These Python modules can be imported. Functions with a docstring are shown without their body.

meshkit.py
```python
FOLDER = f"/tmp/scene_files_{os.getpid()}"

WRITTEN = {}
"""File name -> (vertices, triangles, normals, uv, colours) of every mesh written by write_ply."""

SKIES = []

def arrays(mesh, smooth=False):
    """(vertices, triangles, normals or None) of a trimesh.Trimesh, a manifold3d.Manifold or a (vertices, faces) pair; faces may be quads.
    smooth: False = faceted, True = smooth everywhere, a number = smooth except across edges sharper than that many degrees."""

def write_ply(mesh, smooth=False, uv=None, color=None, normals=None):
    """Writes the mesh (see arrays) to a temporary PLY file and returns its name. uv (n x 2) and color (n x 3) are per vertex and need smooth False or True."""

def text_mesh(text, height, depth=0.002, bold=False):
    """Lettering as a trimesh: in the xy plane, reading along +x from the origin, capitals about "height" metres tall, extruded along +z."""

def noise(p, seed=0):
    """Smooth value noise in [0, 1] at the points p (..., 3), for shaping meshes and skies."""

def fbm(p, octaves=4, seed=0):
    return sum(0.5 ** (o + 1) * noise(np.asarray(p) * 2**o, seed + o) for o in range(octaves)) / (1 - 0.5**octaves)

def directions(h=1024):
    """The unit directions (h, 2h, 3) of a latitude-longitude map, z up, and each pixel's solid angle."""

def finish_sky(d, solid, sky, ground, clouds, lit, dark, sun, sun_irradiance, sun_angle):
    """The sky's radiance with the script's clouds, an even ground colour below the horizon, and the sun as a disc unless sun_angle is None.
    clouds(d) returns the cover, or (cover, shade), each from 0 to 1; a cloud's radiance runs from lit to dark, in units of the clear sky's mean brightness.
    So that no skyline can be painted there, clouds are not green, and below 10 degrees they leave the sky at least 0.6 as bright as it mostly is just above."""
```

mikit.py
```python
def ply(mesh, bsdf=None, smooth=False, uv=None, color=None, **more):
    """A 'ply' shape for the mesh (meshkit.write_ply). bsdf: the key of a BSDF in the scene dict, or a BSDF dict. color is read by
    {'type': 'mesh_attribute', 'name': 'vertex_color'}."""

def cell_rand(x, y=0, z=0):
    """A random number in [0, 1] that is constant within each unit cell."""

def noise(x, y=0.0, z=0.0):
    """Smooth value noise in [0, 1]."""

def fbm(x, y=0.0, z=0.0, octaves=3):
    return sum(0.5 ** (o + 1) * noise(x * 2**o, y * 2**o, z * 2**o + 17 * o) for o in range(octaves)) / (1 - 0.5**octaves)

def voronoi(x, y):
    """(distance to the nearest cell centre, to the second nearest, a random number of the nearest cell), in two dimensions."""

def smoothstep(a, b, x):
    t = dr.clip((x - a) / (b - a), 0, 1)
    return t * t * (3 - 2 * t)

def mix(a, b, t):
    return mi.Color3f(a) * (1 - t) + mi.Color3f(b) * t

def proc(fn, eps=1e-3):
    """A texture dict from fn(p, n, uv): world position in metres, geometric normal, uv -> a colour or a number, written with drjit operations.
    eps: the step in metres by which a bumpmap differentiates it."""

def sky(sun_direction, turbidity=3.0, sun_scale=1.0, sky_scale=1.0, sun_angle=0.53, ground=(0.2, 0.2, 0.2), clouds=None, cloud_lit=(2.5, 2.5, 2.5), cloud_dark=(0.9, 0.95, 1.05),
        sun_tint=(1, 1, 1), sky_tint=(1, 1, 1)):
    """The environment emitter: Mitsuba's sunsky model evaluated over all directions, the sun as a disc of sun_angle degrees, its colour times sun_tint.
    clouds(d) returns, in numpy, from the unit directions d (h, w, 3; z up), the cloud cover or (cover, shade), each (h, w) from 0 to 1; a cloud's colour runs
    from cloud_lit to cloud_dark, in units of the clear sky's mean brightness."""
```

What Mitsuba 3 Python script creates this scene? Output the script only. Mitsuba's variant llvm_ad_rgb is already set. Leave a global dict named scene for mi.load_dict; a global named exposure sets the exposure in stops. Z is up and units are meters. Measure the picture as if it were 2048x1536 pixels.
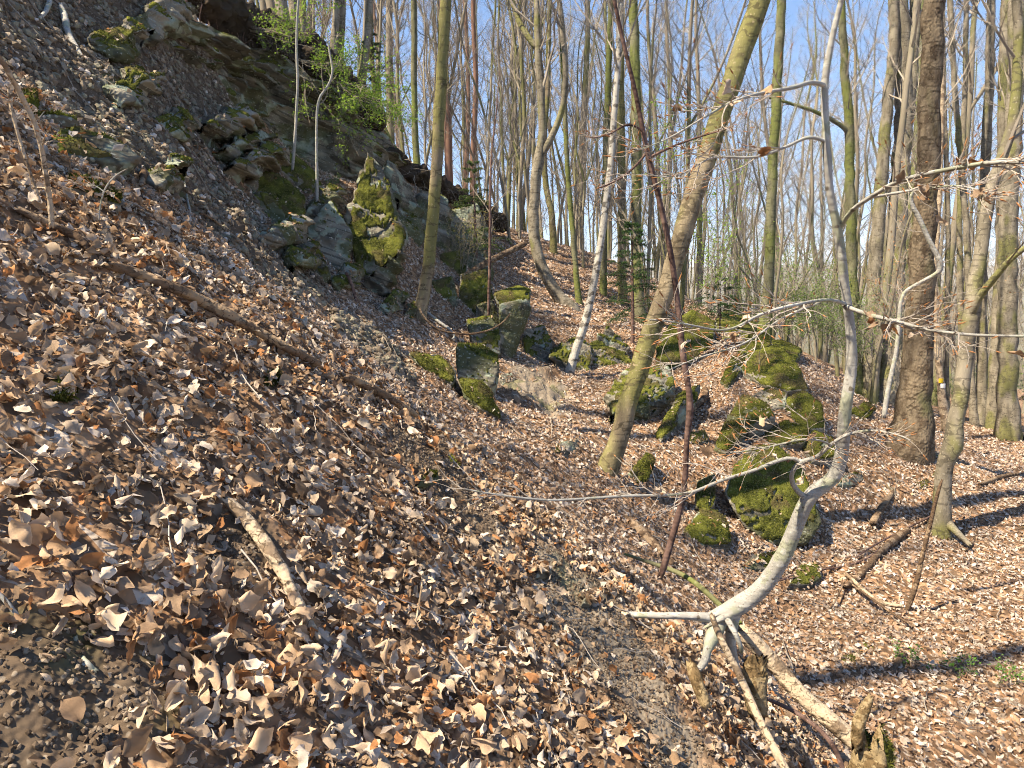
import math, random
import numpy as np, trimesh, mitsuba as mi, drjit as dr, mikit
from meshkit import noise as vnoise, fbm as vfbm
from mikit import proc, noise, fbm, voronoi, cell_rand, smoothstep, mix
from scipy.interpolate import RBFInterpolator
from scipy.ndimage import gaussian_filter, map_coordinates

T = mi.ScalarTransform4f
rng = np.random.default_rng(7)
scene, labels = {}, {}

# ------------------------------------------------------------------ camera, sky, exposure
PITCH, FPX = math.radians(8.0), 1409.0
CP, SP = math.cos(PITCH), math.sin(PITCH)
scene['camera'] = {'type': 'perspective', 'fov': 72.0, 'fov_axis': 'x', 'near_clip': 0.05, 'far_clip': 6000.0,
                   'to_world': T().look_at(origin=[0, 0, 0], target=[0, CP, -SP], up=[0, 0, 1])}
scene['sky'] = mikit.sky([-0.54, -0.25, 0.80], turbidity=2.4, sun_scale=1.25, sky_scale=0.9, ground=(0.16, 0.13, 0.10), sky_tint=(0.93, 0.99, 1.05))
exposure = 2.8


def ray(px, py):
    u, v = (np.asarray(px, float) - 1024) / FPX, (768 - np.asarray(py, float)) / FPX
    return np.stack([u, CP + v * SP, -SP + v * CP], -1)


def P(px, py, Y):
    """the point that stands Y metres ahead, seen in that direction"""
    d = ray(px, py)
    return d / d[..., 1:2] * np.asarray(Y, float)[..., None]


# ------------------------------------------------------------------ entries
def thing(name, label, cat, group=None, kind=None):
    key, n = name, 0
    while key in labels or key in scene:
        n += 1
        key = f'{name}_{n:03d}'
    labels[key] = {'label': label, 'category': cat}
    if group:
        labels[key]['group'] = group
    if kind:
        labels[key]['kind'] = kind
    return key


USED = {}


def child(parent, name):
    base = f'{parent}__{name}'
    n = USED.get(base, -1) + 1
    USED[base] = n
    return base if n == 0 else f'{base}_{n:03d}'


def part(parent, name, mesh, bsdf, smooth=True, color=None, label=None, kind=None):
    key = child(parent, name)
    scene[key] = mikit.ply(mesh, bsdf, smooth=smooth, color=color)
    if label or kind:
        labels[key] = {**({'label': label} if label else {}), **({'kind': kind} if kind else {})}
    return key


# ------------------------------------------------------------------ mesh helpers
def joined(items):
    vs, fs, n = [], [], 0
    for v, f in items:
        vs.append(v)
        fs.append(np.asarray(f) + n)
        n += len(v)
    return np.vstack(vs), np.vstack(fs)


def tubes(pts, rad, sides=3, tip=True):
    """pts (n,k,3), rad (n,k): n tubes as one (v,f)"""
    pts = np.asarray(pts, float)
    rad = np.broadcast_to(np.asarray(rad, float), pts.shape[:2])
    n, k = pts.shape[:2]
    t = np.gradient(pts, axis=1)
    t /= np.linalg.norm(t, axis=2, keepdims=True) + 1e-9
    worst = np.abs(t).max(1)
    ref = np.eye(3)[worst.argmin(1)]
    a = np.cross(t, ref[:, None])
    a /= np.linalg.norm(a, axis=2, keepdims=True) + 1e-9
    b = np.cross(t, a)
    ang = np.arange(sides) * 2 * math.pi / sides
    v = pts[:, :, None] + rad[:, :, None, None] * (np.cos(ang)[None, None, :, None] * a[:, :, None] + np.sin(ang)[None, None, :, None] * b[:, :, None])
    i, j = np.meshgrid(np.arange(k - 1), np.arange(sides), indexing='ij')
    j2 = (j + 1) % sides
    q = np.stack([i * sides + j, i * sides + j2, (i + 1) * sides + j2, (i + 1) * sides + j], -1).reshape(-1, 4)
    f = np.vstack([q[:, [0, 1, 2]], q[:, [0, 2, 3]]])
    f = (f[None] + (np.arange(n) * k * sides)[:, None, None]).reshape(-1, 3)
    return v.reshape(-1, 3), f


def spline(p, n):
    """Catmull-Rom through the rows of p, n samples"""
    p = np.asarray(p, float)
    d = np.r_[0, np.cumsum(np.linalg.norm(np.diff(p[:, :3], axis=0), axis=1))]
    from scipy.interpolate import PchipInterpolator, CubicSpline
    s = np.linspace(0, d[-1], n)
    out = PchipInterpolator(d, p)(s)
    if len(p) > 2:
        out[:, :3] = 0.5 * out[:, :3] + 0.5 * CubicSpline(d, p[:, :3])(s)
    return out


def stem(path, sides=14, seg=40, flare=0.0, flare_h=0.3, bump=0.04, seed=0, cap=True, knots=0, freq=9.0, ends=True):
    """path rows (x,y,z,r): a trunk or branch with uneven girth; returns (v,f), sampled path"""
    r_ = np.random.default_rng(seed + 11)
    s = spline(path, seg)
    pts, R = s[:, :3], s[:, 3]
    if bump:
        pts = pts + (vfbm(pts * 2.2 + seed * 3.1, 2, seed)[:, None] - 0.5) * R[:, None] * np.array([0.5, -0.4, 0.2])
    v, f = tubes(pts[None], R[None], sides)
    v = v.reshape(seg, sides, 3)
    ctr = pts[:, None]
    off = v - ctr
    h = np.r_[0, np.cumsum(np.linalg.norm(np.diff(pts, axis=0), axis=1))]
    ang = np.arange(sides) * 2 * math.pi / sides
    k = 1 + bump * 2 * (vfbm((ctr + off) * np.array([1, 1, 0.45]) * freq, 3, seed) - 0.5)
    if flare:
        lob = 0.55 + 0.45 * np.cos(ang * r_.integers(4, 6) + r_.random() * 6) * (0.6 + 0.4 * np.cos(ang * 2 + 1))
        k = k + flare * np.exp(-h / flare_h)[:, None] * lob[None]
    for _ in range(knots):
        hk, ak = r_.uniform(0.05, 1) * h[-1], r_.random() * 6.28
        da = np.angle(np.exp(1j * (ang - ak)))
        k = k + r_.uniform(0.12, 0.3) * np.exp(-((h[:, None] - hk) / (1.3 * R.mean())) ** 2 - (da[None] / 0.5) ** 2)
    v = ctr + off * k[..., None]
    if ends:
        tl, tf = pts[-1] - pts[-2], pts[0] - pts[1]
        for q, t_ in ((-1, tl), (0, tf)):
            t_ = t_ / (np.linalg.norm(t_) + 1e-9)
            v[q] += t_ * (R[q] * r_.uniform(-0.6, 1.8, (sides, 1)))
            v[q] = ctr[q] + (v[q] - ctr[q]) * r_.uniform(0.55, 1.0, (sides, 1))
    v = v.reshape(-1, 3)
    if cap:
        n0 = len(v)
        v = np.vstack([v, pts[:1], pts[-1:]])
        j = np.arange(sides)
        f = np.vstack([f, np.stack([j * 0 + n0, (j + 1) % sides, j], 1), np.stack([j * 0 + n0 + 1, (seg - 1) * sides + j, (seg - 1) * sides + (j + 1) % sides], 1)])
    return (v, f), s


def side_shoots(base, dirs, length, rad, k, r_, up=0.25, wob=0.12):
    """polylines from base (n,3) along dirs (n,3): returns pts (n,k,3), rad (n,k)"""
    n = len(base)
    step = (np.asarray(length)[:, None] / (k - 1)) * np.ones((n, k - 1))
    d = dirs / (np.linalg.norm(dirs, axis=1, keepdims=True) + 1e-9)
    pts = [base]
    for i in range(k - 1):
        d = d + r_.normal(0, wob, (n, 3)) + np.array([0, 0, up / k])
        d /= np.linalg.norm(d, axis=1, keepdims=True)
        pts.append(pts[-1] + d * step[:, i:i + 1])
    taper = np.linspace(1, 0.35, k)[None]
    return np.stack(pts, 1), np.asarray(rad)[:, None] * taper


def off_from(pts, rad, per, lo, r_, spread=0.9):
    """positions and directions of `per` shoots on each polyline of pts (n,k,3), from fraction lo on"""
    n, k = pts.shape[:2]
    s = r_.uniform(lo, 0.98, (n, per)) * (k - 1)
    i = np.minimum(s.astype(int), k - 2)
    fr = (s - i)[..., None]
    row = np.arange(n)[:, None]
    b = pts[row, i] * (1 - fr) + pts[row, i + 1] * fr
    t = pts[row, i + 1] - pts[row, i]
    t /= np.linalg.norm(t, axis=2, keepdims=True) + 1e-9
    side = np.cross(t, r_.normal(0, 1, (n, per, 3)))
    side /= np.linalg.norm(side, axis=2, keepdims=True) + 1e-9
    d = t + side * spread
    rr = rad[row, i]
    return b.reshape(-1, 3), d.reshape(-1, 3), rr.reshape(-1), 1 - s.reshape(-1) / (k - 1)


def limbs(s, lo, n, r_, length=(2, 4.5), per=(7, 5), up=0.9, spread=0.9, rmin=0.004, thick=0.35):
    """a crown of branches, sub-branches and twigs on the sampled trunk s (rows x,y,z,r)"""
    b, d, rr, left = off_from(s[None, :, :3], s[None, :, 3], n, lo, r_, spread)
    L = r_.uniform(*length, n) * (0.45 + 0.55 * left)
    p1, r1 = side_shoots(b, d, L, np.minimum(rr * thick, 0.012 + 0.012 * L), 7, r_, up, 0.13)
    out = [tubes(p1, r1, 4)]
    b, d, rr, left = off_from(p1, r1, per[0], 0.15, r_, 0.8)
    L2 = np.repeat(L, per[0]) * r_.uniform(0.25, 0.5, len(b))
    p2, r2 = side_shoots(b, d, L2, np.maximum(rr * 0.5, rmin), 5, r_, up * 0.5, 0.16)
    out.append(tubes(p2, r2, 3))
    if per[1]:
        b, d, rr, left = off_from(p2, r2, per[1], 0.2, r_, 0.8)
        L3 = np.repeat(L2, per[1]) * r_.uniform(0.3, 0.6, len(b))
        p3, r3 = side_shoots(b, d, L3, np.maximum(rr * 0.55, rmin * 0.75), 3, r_, up * 0.3, 0.18)
        out.append(tubes(p3, r3, 3))
    return joined(out)


# ------------------------------------------------------------------ the lie of the land
CTRL_PX = np.array([
    # near bank, its edge
    (20, 330, 3.0), (100, 600, 2.5), (400, 540, 3.4), (560, 650, 3.6), (800, 840, 3.6), (1000, 1000, 3.8), (1130, 1080, 4.0), (1250, 1200, 3.5), (1340, 1330, 3.0), (1450, 1480, 2.5),
    (700, 1000, 2.75), (300, 900, 2.1), (870, 1170, 2.7), (1100, 1350, 2.45), (500, 1300, 1.75), (900, 1500, 1.9), (1430, 1265, 3.3), (0, 900, 1.9), (200, 1300, 1.6),
    # bank beyond its edge
    (560, 600, 6.3), (700, 700, 7.0), (800, 760, 7.3), (900, 850, 6.8), (1000, 930, 6.0), (1000, 800, 9.5), (1150, 850, 9.5), (1100, 780, 12.0), (960, 790, 11.0), (840, 645, 13.0), (700, 600, 10.5),
    (1220, 945, 9.5), (1300, 1180, 6.0), (1300, 990, 9.0), (1330, 1090, 7.6), (1400, 1100, 8.2), (1500, 1230, 7.2),
    # upper left bank
    (200, 250, 4.8), (20, 200, 4.3), (273, 371, 5.5), (300, 280, 7.0), (390, 332, 8.0), (480, 420, 9.0), (547, 450, 10.5), (600, 560, 10.0), (273, 156, 8.0), (60, 20, 7.5), (250, 30, 9.5), (300, -60, 11.0), (385, -60, 13.0), (430, -40, 15.0), (330, 40, 11.0), (100, -80, 8.5), (400, 215, 10.8), (470, 320, 11.5),
    # shelf under the cliff, plateau edge
    (640, 350, 15.0), (700, 355, 15.4), (600, 470, 12.5), (770, 590, 13.5), (520, 62, 19.5), (600, 97, 20.3), (680, 142, 21.0), (740, 222, 21.5), (530, 303, 14.6), (455, 245, 13.2), (610, 330, 15.2), (735, 360, 15.6), (800, 330, 21.5), (870, 367, 24.0),
    # hollow and lit slope behind
    (920, 610, 16.0), (1000, 700, 14.5), (1080, 725, 16.5), (1180, 745, 16.0), (1130, 640, 19.0), (1000, 545, 24.0), (1060, 505, 27.0), (1000, 437, 29.0), (1150, 507, 33.0), (1250, 600, 25.0), (1320, 565, 33.0), (900, 480, 22.0), (1100, 590, 22.5),
    # rock ridge and its flanks
    (1330, 745, 15.5), (1480, 660, 17.5), (1530, 690, 16.0), (1560, 750, 14.3), (1600, 840, 12.5), (1640, 910, 11.8), (1540, 1095, 9.3), (1430, 840, 12.5), (1350, 885, 11.0), (1700, 1000, 11.0), (1400, 950, 10.2),
    # gully floor and path
    (1900, 1400, 5.8), (2040, 1530, 4.9), (1700, 1350, 6.0), (1880, 1065, 11.0), (2040, 1000, 12.0), (1700, 1110, 9.5), (1815, 895, 16.0), (1740, 800, 17.5), (1650, 725, 17.5), (1950, 885, 24.0), (2040, 862, 26.0), (1900, 845, 30.0), (1600, 705, 30.0), (1800, 1200, 8.2),
], float)
CTRL = np.vstack([P(CTRL_PX[:, 0], CTRL_PX[:, 1], CTRL_PX[:, 2]), np.array([
    (0, 0, -1.62), (-1, 0, -0.9), (-2, 0, -0.2), (-4, 0, 1.5), (1.0, 0, -2.2), (1.6, 0.5, -2.6), (3, 0, -3.4), (0, -3, -1.8), (-3, -3, 0.4), (-4, 3, 1.7), (-8, 3, 5.4), (-8, -3, 4.2), (3, -4, -3.4), (8, -4, -3.6), (8, 2, -3.5), (8, 6, -3.7), (14, 4, -4),
    (1.3, 3.0, -2.35), (1.8, 3.2, -2.75), (2.1, 4, -3.1), (2.4, 5.4, -3.45), (3.2, 3.2, -3.45), (-6.5, 7.5, 5.8), (-6.5, 10, 6.6), (-9, 12, 8.2), (-8.0, 14.5, 7.2), (-12, 6, 8.4), (-16, 16, 7.6), (-16, -4, 7.6), (-4.9, 17.2, 2.6), (-3.9, 18.2, 2.3), (-5.6, 16.0, 2.8), (-6.4, 14.6, 3.0), (-3.0, 18.6, 1.8), (-6.9, 13.2, 3.2),
    (-7, 22, 5.6), (-12, 24, 6.6), (-20, 30, 7.6), (-8, 32, 5.4), (-3, 34, 3.6), (-16, 44, 6.8), (-4, 45, 3.7), (4, 45, 1.2), (12, 45, -2.4), (22, 45, -6.0), (0, 62, 2.4), (-20, 65, 6.2), (20, 65, -6.5), (40, 60, -10), (60, 40, -12), (40, 25, -8), (30, 14, -6), (50, 5, -8), (-40, 70, 8), (-40, 10, 10), (30, -8, -5), (60, 72, -14), (10, 20, -4.2), (13, 15, -4.1),
])])
GX0, GY0, GS = -45.0, -10.0, 0.2
_gx, _gy = np.arange(GX0, 65.01, GS), np.arange(GY0, 75.01, GS)
_q = np.stack(np.meshgrid(_gx, _gy, indexing='ij'), -1).reshape(-1, 2)
_lin = RBFInterpolator(CTRL[:, :2], CTRL[:, 2], kernel='linear', smoothing=0.02)(_q).reshape(len(_gx), len(_gy))
GRID = gaussian_filter(_lin, 1.6)


def ground(x, y):
    """height of the land without its small relief"""
    x, y = np.asarray(x, float), np.asarray(y, float)
    shp = x.shape
    x, y = np.atleast_1d(x), np.atleast_1d(y)
    z = map_coordinates(GRID, [(np.clip(x, GX0, 65) - GX0) / GS, (np.clip(y, GY0, 75) - GY0) / GS], order=1, mode='nearest')
    out = np.maximum.reduce([GX0 - x, x - 65, GY0 - y, y - 75, np.zeros_like(x)])
    w = np.clip(out / 160, 0, 1)
    w = w * w * (3 - 2 * w)
    r = np.hypot(x, y)
    hills = -34 + 78 * np.clip((r - 600) / 1500, 0, 1) * (0.6 + 0.7 * vfbm(np.stack([x / 620, y / 620, x * 0], -1), 3, 5))
    return (z * (1 - w) + np.where(w > 0, hills, 0) * w).reshape(shp)


def hit(px, py, far=60.0):
    """where the sight line meets the land"""
    d = ray(px, py)
    t = np.linspace(0.8, far, 1500)
    p = d[None] * t[:, None]
    below = np.nonzero(p[:, 2] < ground(p[:, 0], p[:, 1]))[0]
    return p[below[0]] if len(below) else p[-1]


BARE = [(*hit(px, py)[:2], rx, ry, a) for px, py, rx, ry, a in [
    (1060, 780, 0.55, 1.7, -0.1), (740, 690, 0.40, 1.3, 0.1), (1200, 1260, 0.22, 0.5, 0.2), (1330, 1450, 0.16, 0.45, 0.1), (60, 1390, 0.20, 0.22, 0.3), (880, 960, 0.25, 0.4, 0.3),
    (640, 340, 0.9, 1.0, 0), (180, 130, 0.9, 2.0, 0.5), (60, 60, 1.2, 1.6, 0.3), (300, 160, 0.7, 2.2, 0.3), (190, 230, 0.45, 1.0, 0.2), (360, 330, 0.5, 2.4, 0.1), (460, 440, 0.4, 2.2, 0.1), (560, 530, 0.35, 2.0, 0.1), (400, 90, 0.9, 1.8, 0.1), (480, 1100, 0.12, 0.12, 0)]]


def bare_np(x, y):
    b = np.zeros_like(x)
    for cx, cy, rx, ry, a in BARE:
        dx, dy = x - cx, y - cy
        u, v = (dx * math.cos(a) + dy * math.sin(a)) / rx, (-dx * math.sin(a) + dy * math.cos(a)) / ry
        b = np.maximum(b, 1.6 - np.sqrt(u * u + v * v))
    n = vfbm(np.stack([x * 2.5, y * 2.5, x * 0], -1), 3, 3)
    return np.clip((b + (n - 0.5) * 1.6 - 0.35) * 2.5, 0, 1)


def relief(x, y):
    q = np.stack([x, y, np.zeros_like(x)], -1)
    dist = np.hypot(x, y)
    near = np.exp(-dist / 9)
    lump = (vfbm(q * 1.1, 3, 1) - 0.5) * 0.16 * np.clip(dist / 4, 0.35, 1.4)
    fine = (vfbm(q * 5, 3, 2) - 0.5) * 0.11
    b = bare_np(x, y)
    clod = (vfbm(q * 9, 3, 4) - 0.5) * 0.09 * b + (vfbm(q * 3.2, 3, 6) - 0.5) * 0.40 * b * np.clip((dist - 3.5) / 3, 0, 1)
    return lump + fine + clod + (vnoise(q * 0.25, 9) - 0.5) * 0.5 * np.clip((dist - 12) / 10, 0, 1)


def land(x, y):
    return ground(x, y) + relief(x, y)


def slope_at(x, y, e=0.12):
    gx, gy = (land(x + e, y) - land(x - e, y)) / (2 * e), (land(x, y + e) - land(x, y - e)) / (2 * e)
    n = np.stack([-gx, -gy, np.ones_like(gx)], -1)
    return n / np.linalg.norm(n, axis=-1, keepdims=True)


def lines(lo, hi, a, b, step, growth, most):
    out, x, s = list(np.arange(a, b, step)), b, step
    while x < hi:
        out.append(x)
        s = min(s * (1 + growth), most)
        x += s
    x, s = a, step
    while x > lo:
        s = min(s * (1 + growth), most)
        x -= s
        out.append(x)
    return np.array(sorted(out))


# ------------------------------------------------------------------ materials
def rgb(*c):
    return {'type': 'rgb', 'value': list(c)}


VC = {'type': 'mesh_attribute', 'name': 'vertex_color'}


def bare_dr(p):
    b = mi.Float(0)
    for cx, cy, rx, ry, a in BARE:
        dx, dy = p.x - float(cx), p.y - float(cy)
        u, v = (dx * math.cos(a) + dy * math.sin(a)) / rx, (-dx * math.sin(a) + dy * math.cos(a)) / ry
        b = dr.maximum(b, 1.6 - dr.sqrt(u * u + v * v))
    return dr.clip((b + (fbm(p.x * 2.5, p.y * 2.5, 0, 3) - 0.5) * 1.6 - 0.35) * 2.5, 0, 1)


def leafy(p):
    """flat leaves lying over one another, seen from far off"""
    wx, wy = p.x + 0.3 * noise(p.x * 3, p.y * 3), p.y + 0.3 * noise(p.y * 3, p.x * 3, 5)
    d1, d2, r = voronoi(wx * 14, wy * 14)
    e1, e2, r2 = voronoi(wx * 23 + 4, wy * 23)
    c = mix((0.20, 0.115, 0.062), (0.37, 0.245, 0.15), r)
    c = mix(c, (0.46, 0.40, 0.33), smoothstep(0.84, 0.86, r2))
    c = mix(c, (0.10, 0.065, 0.04), smoothstep(0.16, 0.12, r2))
    return c


def soil(p):
    a, b = fbm(p.x * 9, p.y * 9, p.z * 9, 4), noise(p.x * 60, p.y * 60, p.z * 60)
    sandy = mi.Float(0)
    for cx, cy, rx, ry, an in BARE[:4]:
        sandy = dr.maximum(sandy, smoothstep(2.6, 1.7, dr.sqrt(dr.square((p.x - float(cx)) / rx) + dr.square((p.y - float(cy)) / ry))))
    c = mix(mix((0.045, 0.034, 0.024), (0.17, 0.13, 0.092), a), mix((0.15, 0.125, 0.095), (0.30, 0.26, 0.20), a), sandy)
    c = mix(c, (0.105, 0.115, 0.05), smoothstep(0.60, 0.68, fbm(p.x * 2 + 4, p.y * 2, p.z * 2, 4)) * 0.6)
    return mix(c, (0.32, 0.28, 0.22), smoothstep(0.76, 0.84, b) * 0.6)


def ground_color(p, n, uv):
    far = dr.sqrt(p.x * p.x + p.y * p.y)
    lit = leafy(p)
    dark = mix((0.045, 0.032, 0.022), (0.13, 0.09, 0.06), fbm(p.x * 12, p.y * 12, p.z * 12, 3))
    under = smoothstep(0.45, 0.55, noise(p.x * 25, p.y * 25, 3))
    c = mix(lit, dark, under * 0.75)
    c = mix(c, soil(p), bare_dr(p))
    wood = mix((0.085, 0.085, 0.05), (0.15, 0.14, 0.085), fbm(p.x / 60, p.y / 60, 0, 4))
    return mix(c, wood, smoothstep(130.0, 180.0, far))


def ground_bump(p, n, uv):
    return 0.02 * fbm(p.x * 22, p.y * 22, p.z * 22, 3) + 0.006 * noise(p.x * 90, p.y * 90, p.z * 90)


scene['ground_stuff'] = {'type': 'bumpmap', 'scale': 1.0, 'arbitrary': proc(ground_bump, 0.004), 'bsdf': {'type': 'diffuse', 'reflectance': proc(ground_color)}}
scene['litter'] = {'type': 'principledthin', 'base_color': VC, 'roughness': 0.55, 'spec_trans': 0.0, 'diff_trans': 0.3, 'eta': 1.35}
scene['chips'] = {'type': 'twosided', 'bsdf': {'type': 'diffuse', 'reflectance': VC}}


def bark(a, b, green, amount, fx=1.0, stripes=False):
    def colour(p, n, uv):
        g = fbm(p.x * 7 * fx, p.y * 7 * fx, p.z * 2.2 * fx, 4)
        s = noise(p.x * 50, p.y * 50, p.z * 30)
        c = mix(a, b, smoothstep(0.25, 0.75, g))
        c = mix(c, green, smoothstep(0.62 - amount, 0.78 - amount, fbm(p.x * 2.1 + 9, p.y * 2.1, p.z * 0.9, 4)) * 0.85)
        c = mix(c, mi.Color3f(a) * 0.5, smoothstep(0.66, 0.80, noise(p.x * 8, p.y * 8, p.z * 24)) * 0.6)
        c = mix(c, mi.Color3f(a) * 0.38, smoothstep(0.03, 0.01, dr.abs(fbm(p.x * 3 + 4, p.y * 3, p.z * 4, 4) - 0.5)) * 0.6)
        return mix(c, mi.Color3f(b) * 1.25, smoothstep(0.78, 0.86, s) * 0.6)
    return colour


def bark_bump(p, n, uv):
    return 0.006 * fbm(p.x * 30, p.y * 30, p.z * 12, 3) + 0.003 * noise(p.x * 20, p.y * 20, p.z * 70)


def rough_bark_bump(p, n, uv):
    return 0.030 * dr.abs(fbm(p.x * 13, p.y * 13, p.z * 6, 4) - 0.5) + 0.014 * noise(p.x * 36, p.y * 36, p.z * 30)


def wood(name, colour, bump=bark_bump, eps=0.003):
    scene[name] = {'type': 'bumpmap', 'scale': 1.0, 'arbitrary': proc(bump, eps), 'bsdf': {'type': 'diffuse', 'reflectance': proc(colour)}}


wood('beech_bark', bark((0.155, 0.14, 0.105), (0.29, 0.265, 0.205), (0.17, 0.175, 0.06), 0.12))
wood('green_bark', bark((0.115, 0.115, 0.07), (0.20, 0.20, 0.125), (0.14, 0.165, 0.045), 0.24))
wood('tan_bark', bark((0.145, 0.12, 0.08), (0.29, 0.245, 0.165), (0.175, 0.175, 0.065), 0.25))
wood('oak_bark', bark((0.085, 0.065, 0.045), (0.20, 0.165, 0.115), (0.12, 0.12, 0.06), 0.0, 2.0), rough_bark_bump, 0.006)
wood('dark_bark', bark((0.10, 0.065, 0.055), (0.19, 0.13, 0.11), (0.13, 0.12, 0.08), -0.1, 2.0))
def grey_colour(p, n, uv):
    c = mix((0.25, 0.25, 0.225), (0.44, 0.44, 0.405), fbm(p.x * 16, p.y * 16, p.z * 10, 4))
    c = mix(c, (0.30, 0.325, 0.22), smoothstep(0.55, 0.62, fbm(p.x * 11 + 4, p.y * 11, p.z * 8, 5)) * 0.7)
    c = mix(c, (0.50, 0.51, 0.47), smoothstep(0.62, 0.68, fbm(p.x * 26, p.y * 26, p.z * 26 + 5, 3)) * 0.6)
    c = mix(c, (0.14, 0.125, 0.10), smoothstep(0.76, 0.84, noise(p.x * 60, p.y * 60, p.z * 150)) * 0.6)
    return mix(c, (0.16, 0.145, 0.115), smoothstep(0.88, 0.92, noise(p.x * 34 + 9, p.y * 34, p.z * 34)))


wood('grey_bark', grey_colour)
def worn(under, over, dark, much, f=1.0):
    """barkless wood with scraps of bark and cracks on it"""
    def colour(p, n, uv):
        c = mix(mi.Color3f(under) * 0.72, under, fbm(p.x * 40 * f, p.y * 40 * f, p.z * 40 * f, 4))
        b = fbm(p.x * 9 * f + 3, p.y * 9 * f, p.z * 9 * f, 5)
        c = mix(c, mix(over, mi.Color3f(over) * 0.55, noise(p.x * 70, p.y * 70, p.z * 70)), smoothstep(0.50 - much, 0.53 - much, b))
        crack = dr.abs(fbm(p.x * 16 * f, p.y * 16 * f, p.z * 16 * f + 8, 4) - 0.5)
        c = mix(c, dark, smoothstep(0.022, 0.008, crack) * 0.85)
        return mix(c, dark, smoothstep(0.80, 0.86, noise(p.x * 95, p.y * 95, p.z * 95)) * 0.7)
    return colour


def wood_bump(p, n, uv):
    return 0.012 * fbm(p.x * 35, p.y * 35, p.z * 35, 4) + 0.006 * smoothstep(0.48, 0.54, fbm(p.x * 9 + 3, p.y * 9, p.z * 9, 5))


wood('dead_wood', worn((0.30, 0.225, 0.15), (0.15, 0.105, 0.07), (0.05, 0.035, 0.025), 0.06), wood_bump)
wood('brown_wood', worn((0.38, 0.275, 0.17), (0.22, 0.155, 0.10), (0.06, 0.042, 0.03), -0.03), wood_bump)
wood('pale_wood', worn((0.50, 0.41, 0.29), (0.27, 0.205, 0.14), (0.10, 0.075, 0.05), -0.06), wood_bump)
wood('rotten_wood', worn((0.34, 0.265, 0.15), (0.19, 0.135, 0.07), (0.07, 0.05, 0.025), -0.02, 2.0), wood_bump)


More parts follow.
